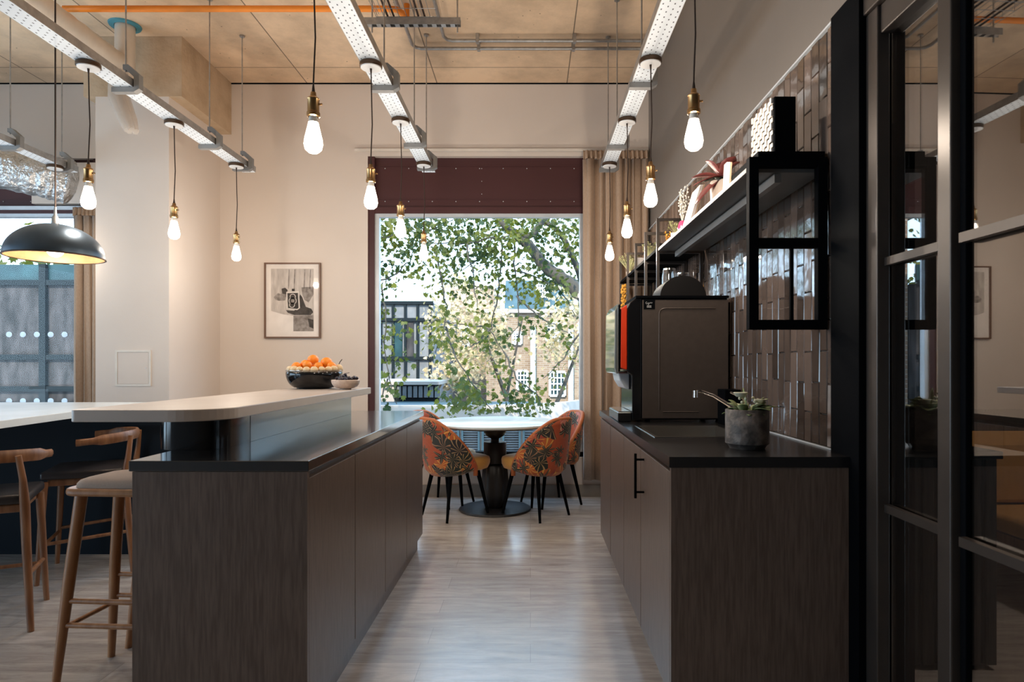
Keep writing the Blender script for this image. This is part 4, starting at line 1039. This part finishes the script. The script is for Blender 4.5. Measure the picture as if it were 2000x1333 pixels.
obj('shelf_board', box(BM(), .80, WR-.020, 2.416, 4.08, SZ-.008, SZ+.012), mat('shelf_grey', (.13, .125, .12), .4), t)
obj('front_rail', box(BM(), .795, .799, 2.416, 4.08, SZ-.008, SZ+.008), M['bracket'], t)
obj('under_rail', box(BM(), .90, .925, 2.416, 4.08, SZ-.045, SZ-.0125), mat('shelf_rail_grey', (.25, .25, .25), .35, metal=.5), t)
bm = BM()
for x in (.945,): box(bm, x, x+.012, 2.382, 2.394, 1.392, 1.655)
obj('glazing_bar', bm, M['black'], t)
t = thing('shelving_unit', 'black metal shelving unit of open frames beyond the coffee machine', 'shelf', (.95, 5.0, 1.36))
for y in (4.10, 4.53, 4.95, 5.36, 5.80): obj('upright_frame', frame_rect(BM(), y, .79, WR-.020, 1.36, 2.145, .018, [1.925, 1.56]), M['bronze'], t)
for a, b_ in ((4.118, 4.53), (4.548, 4.95), (4.968, 5.36), (5.378, 5.80)):
    for z in (1.945, 1.58): obj('shelf_board', box(BM(), .795, WR-.022, a, b_, z, z+.018), M['black'], t)

# things on the shelves
t = thing('storage_box', 'dark box with woven white front on the near shelf end', 'box', (.94, 2.55, 1.986))
obj('box_body', box(BM(), .905, .985, 2.43, 2.66, 1.987+.022, 2.225), M['black'], t, bevel=.003)
bm = BM()
for j in range(9):
    for i in range(9):
        y0 = 2.432+i*.0252; z0 = 2.012+j*.0235
        if (i+j) % 2: box(bm, .897, .904, y0, y0+.0245, z0+.003, z0+.018)
        else: box(bm, .893, .904, y0+.003, y0+.019, z0, z0+.0225)
obj('woven_front', bm, M['basket'], t, bevel=.002)
tag(obj('flat_tray', box(BM(), .83, 1.075, 2.39, 2.70, 1.9865, 2.008), M['black'], bevel=.002), 'black flat tray under the woven box at the near shelf end', 'tray')
t = thing('card_stand', 'small white leaning card beside the woven box', 'card', (.84, 2.78, 1.958))
obj('card', prism(BM(), [(2.76, 1.9575), (2.80, 1.9575), (2.775, 2.075), (2.735, 2.075)], 'x', .82, .835), M['paper'], t); obj('card_back', prism(BM(), [(2.76, 1.9575), (2.80, 1.9575), (2.775, 2.075), (2.735, 2.075)], 'x', .8355, .842), M['wood'], t)
Q = Vector((.875, 3.0, 1.9575))
t = thing('pink_leaf_plant', 'pink and dark leaved plant in cream pot on the long shelf', 'plant', Q)
obj('pot', lathe(BM(), [(0, 0), (.04, 0), (.05, .03), (.052, .105), (.048, .11), (.045, .10), (0, .098)], Q, 32), M['creampot'], t, smooth=50)
bm = BM()
for (dx, dy, dz, L, W_) in ((-.7, .1, 1.1, .13, .042), (-.9, -.3, -.1, .15, .035), (-.7, -.3, -.5, .17, .036), (.4, -.6, 1.0, .13, .045), (.5, -.2, .6, .12, .035), (-.9, .3, .3, .14, .035), (.1, .5, 1, .13, .03)):
    leaf(bm, Q+Vector((0, 0, .13)), (dx, dy, dz), L, W_, .25)
obj('pink_leaves', bm, M['pinkleaf'], t, smooth=60, solid=.002)
bm = BM()
for k in range(9):
    a = k*.7; leaf(bm, Q+Vector((0, 0, .11)), (cos(a), sin(a), .3+.4*random.random()), .09, .02, .4)
obj('dark_leaves', bm, M['darkleaf'], t, smooth=60, solid=.002)
obj('stem', tube(BM(), [Q+Vector((0, 0, .095)), Q+Vector((0, 0, .15))], .006, 8), M['darkleaf'], t)
t = thing('leaning_frame', 'pale wooden photo frame leaning on the long shelf', 'picture', (.83, 3.3, 1.958))
obj('frame_face', prism(BM(), [(.80, 1.9575), (.815, 1.9575), (.865, 2.13), (.85, 2.13)], 'y', 3.28, 3.44), M['paper'], t); obj('frame_side', prism(BM(), [(.816, 1.9575), (.822, 1.9575), (.872, 2.13), (.866, 2.13)], 'y', 3.275, 3.445), M['wood'], t)
V = Vector((.835, 3.60, 1.9575))
t = thing('twig_vase', 'silver twigs in a small pink vase on the long shelf', 'vase', V)
obj('vase', lathe(BM(), [(0, 0), (.022, 0), (.028, .02), (.022, .045), (.014, .06), (.012, .06), (0, .05)], V, 24), M['pink'], t, smooth=60)
bm = BM()
for k in range(7):
    a = k*.9; p1 = V+Vector((.012*cos(a), .012*sin(a), .10)); p2 = V+Vector((.025*cos(a)+.01, .025*sin(a), .19+.01*k)); tube(bm, [V+Vector((0, 0, .05)), p1, p2], .0018, 5)
    for j in range(9): ball(bm, p1.lerp(p2, j/8)+Vector((random.uniform(-1, 1)*.007, random.uniform(-1, 1)*.007, 0)), .0055, 6)
obj('twigs', bm, M['twig'], t)
def posy(base, m, n, r, label, name='dried_flowers', hgt=.08, pot=True):
    t = thing(name, label, 'dried flowers', base)
    if pot: obj('pot', lathe(BM(), [(0, 0), (.025, 0), (.03, .05), (.026, .05), (0, .045)], base, 20), M['creampot'], t, smooth=50)
    bm = BM(); 
    for k in range(n):
        a = random.uniform(0, 2*pi); q = r*math.sqrt(random.random()); c = base+Vector((q*cos(a), q*sin(a), hgt+random.uniform(-.02, .03)))
        for j in range(4): leaf(bm, c, (random.uniform(-1, 1), random.uniform(-1, 1), random.uniform(-.2, 1)), .018, .006, .1, n=2)
        tube(bm, [base+Vector((0, 0, .045)), c], .001, 4, False)
    obj('flower_heads', bm, m, t)
    return t
posy(Vector((.86, 3.88, 1.9575)), M['dryflower'], 26, .05, 'small dried flower posy at the far end of the long shelf')
posy(Vector((.86, 4.75, 1.9635)), M['dryflower'], 30, .06, 'green dried flower bunch on the unit behind second upright', hgt=.11)
posy(Vector((.84, 5.55, 1.9635)), M['dryflower'], 55, .09, 'large pale yellow dried flowers at the far end of the shelving', hgt=.16)
posy(Vector((.90, 4.32, 1.9635)), M['amber'], 12, .03, 'orange dried sprig behind the first upright frame', hgt=.10)
bm = BM()
for k in range(90):
    z = 1.60+.30*random.random(); ball(bm, (.80+random.uniform(-.018, .018)+.0, 5.62+random.uniform(-.03, .03), z+.012), .011, 6)
t = thing('hanging_amaranth', 'orange dried stems on the far lower shelf next to the curtain', 'dried flowers', (.80, 5.62, 1.598))
obj('dried_tassels', bm, M['amber'], t)
obj('vase', lathe(BM(), [(0, 0), (.02, 0), (.024, .03), (.012, .05), (0, .045)], (.815, 5.62, 1.5985), 16), M['creampot'], t, smooth=60)
t = thing('picture_card', 'small pale card standing on the shelving unit upper shelf', 'card', (.85, 4.75, 1.6))
obj('card', box(BM(), .83, 1.0, 5.10, 5.11, 1.9635, 2.06), M['paper'], t)
def jar(c, r, h, label):
    t = thing('glass_jar', label, 'jar', c, 'glass jars on the lower shelf')
    obj('jar_body', lathe(BM(), [(0, .0), (r, 0), (r, h*.85), (r*.85, h), (r*.80, h), (r*.94, h*.84), (r*.94, .006), (0, .006)], c, 28), M['jarglass'], t, smooth=50)
    obj('jar_lid', lathe(BM(), [(0, h+.001), (r*.8, h+.001), (r*.8, h+.012), (0, h+.014)], c, 24), M['chrome'], t, smooth=50)
jar(Vector((.90, 4.25, 1.5985)), .048, .24, 'tall glass jar just behind the machine hopper')
jar(Vector((1.0, 4.30, 1.5985)), .045, .22, 'tall glass jar nearer the tiles behind the hopper')
jar(Vector((.87, 4.68, 1.5985)), .040, .10, 'short glass jar left of the machine hopper')
tag(obj('storage_tin', box(BM(), .84, 1.0, 5.0, 5.25, 1.5985, 1.75), M['black'], bevel=.01), 'black tin on the lower shelf at the back', 'tin')

# ------------------------------------------------------------------ outside
struct('ground_outside', box(BM(), -40, 40, 6.6, 90, -5.2, -5), M['ground'])
def sash(bmf, bmg, x0, x1, y, z0, z1, nx, nz, bw=.07):
    box(bmg, x0, x1, y-.02, y+.03, z0, z1)
    for i in range(nx+1):
        x = x0+(x1-x0)*i/nx; h_ = bw if i in (0, nx) else bw*.5; box(bmf, x-h_/2, x+h_/2, y-.07, y-.021, z0, z1)
    for j in range(nz+1):
        z = z0+(z1-z0)*j/nz; h_ = bw if j in (0, nz) else bw*.5; box(bmf, x0, x1, y-.075, y-.022, z-h_/2, z+h_/2)
def win(t, px0_, px1_, py0_, py1_, Y, nx=3, nz=4):
    a = at(px0_, py1_, Y); b_ = at(px1_, py0_, Y); bf, bg_ = BM(), BM(); sash(bf, bg_, a.x, b_.x, Y-.03, a.z, b_.z, nx, nz, .09*(Y/24))
    o = obj('sash_window', bf, M['whitepaint'], t); obj('window_glass', bg_, M['bldglass'], o)
# brick terrace, right
Y = 24.0
t = thing('brick_building', 'tan brick building with white sash windows beyond the tree', 'building', (3, 26, -5))
obj('facade', box(BM(), at(950, 0, Y).x, 14, Y, Y+8, -5, at(0, 610, Y).z), M['brick'], t)
obj('cornice', box(BM(), at(946, 0, Y).x, 14.1, Y-.2, Y+.2, at(0, 612, Y).z, at(0, 605, Y).z), M['render'], t)
a, b_ = at(985, 608, Y), at(1000, 540, Y)
obj('mansard_roof', prism(BM(), [(Y, a.z), (Y+1.2, b_.z), (Y+7, b_.z), (Y+8, a.z)], 'x', a.x, 14), M['zinc'], t)
win(t, 1049, 1070, 555, 580, Y+.3, 4, 3); win(t, 1067, 1092, 632, 668, Y); win(t, 1002, 1018, 650, 672, Y); win(t, 1074, 1103, 727, 773, Y, 4, 4); win(t, 1129, 1150, 632, 652, Y)
win(t, 1010, 1030, 725, 760, Y)
for x in (1041, 1115): obj('downpipe', tube(BM(), [at(x, 640, Y-.15), at(x, 900, Y-.15)], .10, 8), M['whitepaint'], t)
obj('chimney', box(BM(), 5.6, 6.9, Y+2, Y+3, b_.z, b_.z+2.2), M['brick'], t)
t = thing('brick_building', 'paler brick block left of the brick building, behind leaves', 'building', (-2.5, 31, -5))
Y = 30.0
obj('facade', box(BM(), at(880, 0, Y).x, at(965, 0, Y).x, Y, Y+6, -5, at(0, 560, Y).z), M['brick'], t)
obj('parapet', box(BM(), at(878, 0, Y).x, at(967, 0, Y).x, Y-.15, Y+6, at(0, 560, Y).z, at(0, 553, Y).z), M['render'], t)
win(t, 944, 958, 640, 685, Y, 2, 4); win(t, 900, 915, 640, 685, Y, 2, 4)
# modern block, left
Y = 20.0
t = thing('modern_building', 'low modern block with pale panels and dark mullions, left of view', 'building', (-7, 24, -5))
a = at(847, 592, Y)
obj('wall_volume', box(BM(), -14, a.x, Y, Y+7, -5, a.z), M['modpanel'], t)
bm = BM()
for px in range(600, 850, 24): q = at(px, 0, Y).x; box(bm, q-.035, q+.035, Y-.08, Y-.001, -5, a.z)
for py in (592, 625, 700): q = at(0, py, Y).z; box(bm, -14, a.x, Y-.10, Y-.002, q-.05, q+.05)
obj('mullions', bm, M['mullion'], t)
bm = BM()
for p0_, p1_ in ((738, 742), (765, 786), (813, 815)): box(bm, at(p0_, 0, Y).x, at(p1_, 0, Y).x, Y-.03, Y-.003, at(0, 698, Y).z, at(0, 628, Y).z)
obj('glazing', bm, M['bldglass'], t)
obj('dark_door', box(BM(), at(790, 0, Y).x, at(808, 0, Y).x, Y-.04, Y-.004, at(0, 700, Y).z, at(0, 630, Y).z), M['weathered'], t)
# low roofs
t = thing('low_building', 'low rendered building with louvres and flat teal roof below', 'building', (-3, 15, -5))
Y = 14.0; q = at(0, 752, Y)
obj('rendered_wall', box(BM(), -6.5, at(770, 0, Y).x, Y, Y+2.5, -5, q.z), M['render'], t)
obj('coping', box(BM(), -6.5, at(858, 0, Y).x, Y-.06, Y+2.6, q.z, q.z+.07), M['render'], t)
a, b_ = at(772, 777, Y), at(856, 745, Y)
obj('louvre_band', box(BM(), a.x, b_.x, Y+.05, Y+.2, a.z-.3, q.z), M['mullion'], t)
bm = BM()
for k in range(8): x = a.x+.04+k*(b_.x-a.x)/8; box(bm, x, x+(b_.x-a.x)/8*.72, Y, Y+.049, a.z, q.z-.03)
obj('louvre_panes', bm, M['modpanel'], t)
Y = 11.5
obj('flat_roof', box(BM(), -7, at(1060, 0, Y).x, Y, Y+2.4, at(0, 800, Y).z-.3, at(0, 800, Y).z), M['zinc'], t)
pts = [(-7, 10.9), (-2.0, 10.9), (-.8, 11.0), (0, 11.3), (.7, 11.9), (1.0, 12.6), (1.0, 13.9), (-7, 13.9)]
obj('curved_parapet', prism(BM(), [(-7, 10.9), (-2.0, 10.9), (-.8, 11.0), (0, 11.3), (.7, 11.9), (1.0, 12.6), (.85, 12.6), (.6, 12.0), (-.05, 11.45), (-.8, 11.15), (-2.0, 11.05), (-7, 11.05)], 'z', -5, at(0, 792, 11).z), M['render'], t)
t = thing('louvred_screen', 'grey slatted louvre screens below the table, outside', 'screen', (-.3, 9.8, -3))
Y = 9.6
for x0p in (905, 945, 985, 1025, 865):
    a, b_ = at(x0p, 900, Y), at(x0p+28, 835, Y); bm = BM()
    for k in range(14):
        z = a.z+(b_.z-a.z)*k/14; prism(bm, [(Y, z), (Y+.05, z+.02), (Y+.055, z+.025), (Y+.005, z+.006)], 'x', a.x, b_.x)
    obj('louvre_blades', bm, M['modpanel'], t)
    bm = BM(); box(bm, a.x-.03, a.x-.001, Y-.01, Y+.07, a.z-.5, b_.z+.05); box(bm, b_.x+.001, b_.x+.03, Y-.01, Y+.07, a.z-.5, b_.z+.05)
    obj('louvre_frame', bm, M['zinc'], t)
obj('support', box(BM(), at(850, 0, Y).x, at(1070, 0, Y).x, Y+.08, Y+.12, -5, at(0, 838, Y).z), M['render'], t)
# weathered panel wall outside the left window, brick tower beside it
t = thing('panelled_wall', 'weathered grey panelled wall outside the left window', 'wall', (-9, 10, -5))
Y = 10.0; zt = at(0, 553, Y).z
obj('panels', box(BM(), -14, -3.62, Y, Y+.25, -5, zt), M['weathered'], t)
bm = BM(); x = -13.9
while x < -3.7: box(bm, x, x+.10, Y-.06, Y-.001, -5, zt+.28); x += .92
for py in (553, 698, 760, 790): z = at(0, py, Y).z; box(bm, -14, -3.62, Y-.05, Y-.002, z-.04, z+.04)
obj('steel_grid', bm, M['mullion'], t)
obj('upper_glazing', box(BM(), -14, -3.62, Y, Y+.05, zt+.01, zt+.28), M['bldglass'], t)
t = thing('brick_tower', 'tall tan brick pier seen reflected in the glass screen', 'building', (-3.3, 10.4, -5))
obj('shaft', box(BM(), -3.6, -3.0, 10.2, 11.2, -5, 4.2), M['brick2'], t); obj('cap', box(BM(), -3.66, -2.94, 10.1, 11.3, 4.2, 4.35), M['render'], t)

# trees
LEAF = [(0, 0), (.28, .10), (.50, .38), (.30, .42), (.42, .75), (.16, .62), (0, 1.0), (-.16, .62), (-.42, .75), (-.30, .42), (-.50, .38), (-.28, .10)]
def leaves(clusters, size, name, m, parent):
    V_, F_ = [], []
    for (c, r, n) in clusters:
        for _ in range(n):
            d = Vector((random.gauss(0, 1), random.gauss(0, 1), random.gauss(0, 1)))*r*.55
            p = c+d; s = size*random.uniform(.6, 1.25)
            a = Vector((random.uniform(-1, 1), random.uniform(-1, .3), random.uniform(-1.2, .4))).normalized()
            b2 = a.cross(Vector((random.uniform(-1, 1), random.uniform(-1, 1), random.uniform(-1, 1)))).normalized(); k0_ = len(V_)
            nn = a.cross(b2)
            for (u, v) in LEAF: V_.append(p+b2*u*s+a*v*s+nn*(abs(u)*s*.25))
            F_.append(tuple(range(k0_, k0_+12)))
    me = bpy.data.meshes.new(name); me.from_pydata(V_, [], F_); me.materials.append(m); me.update()
    o = bpy.data.objects.new(name, me); C.objects.link(o); o.parent = parent; o.location = -org(parent)
    return o
def branch(bm, pts, Y, r0, r1, jy=0):
    P = [at(x, y, Y+jy*i) for i, (x, y) in enumerate(pts)]; Q_ = []
    for i in range(len(P)-1):
        for k in range(4): Q_.append(P[i].lerp(P[i+1], k/4)+Vector((random.uniform(-1, 1), random.uniform(-1, 1), random.uniform(-1, 1)))*.02)
    Q_.append(P[-1]); n = len(Q_)
    tube(bm, Q_, [r0+(r1-r0)*i/(n-1) for i in range(n)], 7); return Q_
Yt = 10.6
tr = thing('plane_tree', 'large dark-branched plane tree with green leaves outside the window', 'tree', (3.4, 11, -5))
bm = BM(); tw = []
tube(bm, [(3.6, 11, -5), (3.3, 11, -1), (2.9, 10.9, 1.0), (2.1, 10.8, 1.75), at(1138, 578, Yt)], [.38, .32, .25, .17, .12], 14)
branch(bm, [(1138, 578), (1100, 545), (1065, 520), (1035, 480), (1010, 462)], Yt, .12, .075)
branch(bm, [(1010, 462), (985, 440), (962, 415), (930, 340), (900, 250)], Yt, .07, .03)
branch(bm, [(1012, 463), (1040, 458), (1060, 430), (1092, 400), (1130, 330)], Yt, .06, .03)
branch(bm, [(1138, 560), (1120, 500), (1090, 450), (1030, 415), (1000, 390)], Yt+.5, .06, .03)
tw_paths = [[(1008, 462), (960, 465), (910, 478), (860, 476), (820, 470)], [(815, 470), (835, 450), (860, 440), (895, 423)], [(733, 553), (775, 535), (800, 510), (812, 475)], [(733, 470), (765, 460), (810, 445)],
            [(980, 470), (977, 520), (974, 570), (962, 625), (958, 645), (985, 690), (988, 715)], [(1005, 470), (1004, 530), (1010, 580), (1012, 640), (990, 665)], [(958, 642), (920, 638), (880, 632)],
            [(958, 642), (930, 670), (915, 680)], [(1010, 580), (1040, 610), (1075, 630), (1110, 650)], [(850, 480), (860, 540), (872, 600), (865, 650), (850, 690)], [(910, 478), (925, 540), (932, 600)],
            [(745, 560), (755, 620), (750, 680), (760, 740), (775, 790)], [(1055, 520), (1090, 560), (1125, 620)], [(985, 690), (1010, 740), (1050, 770), (1060, 800)], [(870, 640), (890, 700), (930, 760), (960, 800)],
            [(1004, 530), (1040, 540), (1080, 555)], [(960, 465), (940, 500), (900, 530)], [(880, 632), (850, 625), (830, 640)], [(1138, 640), (1100, 700), (1060, 740)], [(760, 740), (740, 780), (735, 820)]]
for p in tw_paths:
    tw += [(q, .0) for q in branch(bm, p, Yt-.6+random.random()*1.2, .016, .006)]
for (pts) in ([(560, 420), (640, 470), (733, 470)], [(600, 560), (680, 570), (733, 553)], [(1250, 480), (1200, 560), (1138, 640)]): tw += [(q, 0) for q in branch(bm, pts, Yt, .03, .014)]
obj('branches', bm, M['bark'], tr, smooth=60)
cl = []
for q, _ in tw:
    if random.random() < .75: cl.append((q+Vector((random.uniform(-.15, .15), random.uniform(-.3, .3), random.uniform(-.2, .05))), .22, 6))
def scat(n, x0, x1, y0, y1, r, k, Y0, Y1):
    for _ in range(n): cl.append((at(random.uniform(x0, x1), random.uniform(y0, y1), random.uniform(Y0, Y1)), r, k))
scat(150, 720, 1160, 395, 475, .26, 11, 9.8, 12.0)
scat(42, 860, 1010, 430, 580, .25, 10, 10, 12)
scat(46, 1030, 1160, 440, 600, .26, 10, 10, 12)
scat(30, 733, 880, 465, 545, .22, 7, 10, 12)
scat(30, 880, 1060, 750, 810, .2, 9, 9.5, 11)
scat(9, 735, 800, 620, 800, .18, 7, 9.5, 11)
scat(8, 840, 900, 770, 830, .15, 7, 9.2, 10)
scat(60, 400, 733, 300, 560, .3, 9, 10, 12.5); scat(60, 1160, 1500, 300, 760, .32, 9, 10, 12.5); scat(50, 700, 1200, 250, 400, .3, 9, 10, 12)
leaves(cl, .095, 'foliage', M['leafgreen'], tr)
tr = thing('plane_tree', 'tree with sunlit colour painted into its leaves, in front of the brick building', 'tree', (0, 16.5, -5))
bm = BM(); tube(bm, [(0, 16.5, -5), (-.1, 16.5, -1.5), (-.6, 16.4, .4), (-1.2, 16.3, 2.0)], [.12, .09, .06, .03], 10)
tube(bm, [(-.1, 16.5, -1.5), (.8, 16.4, .6), (1.4, 16.2, 2.2)], [.07, .05, .02], 8); tube(bm, [(-.6, 16.4, .4), (-.2, 16.4, 2.4)], [.04, .02], 8)
obj('branches', bm, M['bark'], tr, smooth=60)
cl = []
scat(130, 845, 990, 595, 745, .32, 15, 15.5, 17.5)
scat(50, 850, 980, 545, 640, .36, 9, 15.5, 17.5)
scat(75, 1060, 1160, 560, 705, .34, 15, 15, 17)
scat(22, 860, 920, 690, 760, .3, 12, 15, 16.5)
leaves(cl, .105, 'foliage', M['leafsunlit'], tr)
tr = thing('plane_tree', 'dark green tree showing above the panelled wall outside left window', 'tree', (-11, 14, -5))
bm = BM(); tube(bm, [(-11, 14, -5), (-11, 14, 2.5)], [.3, .15], 10); obj('trunk', bm, M['bark'], tr)
cl = []
for _ in range(160): cl.append((Vector((random.uniform(-16, -7), random.uniform(13, 15), random.uniform(1.5, 3.7))), .5, 9))
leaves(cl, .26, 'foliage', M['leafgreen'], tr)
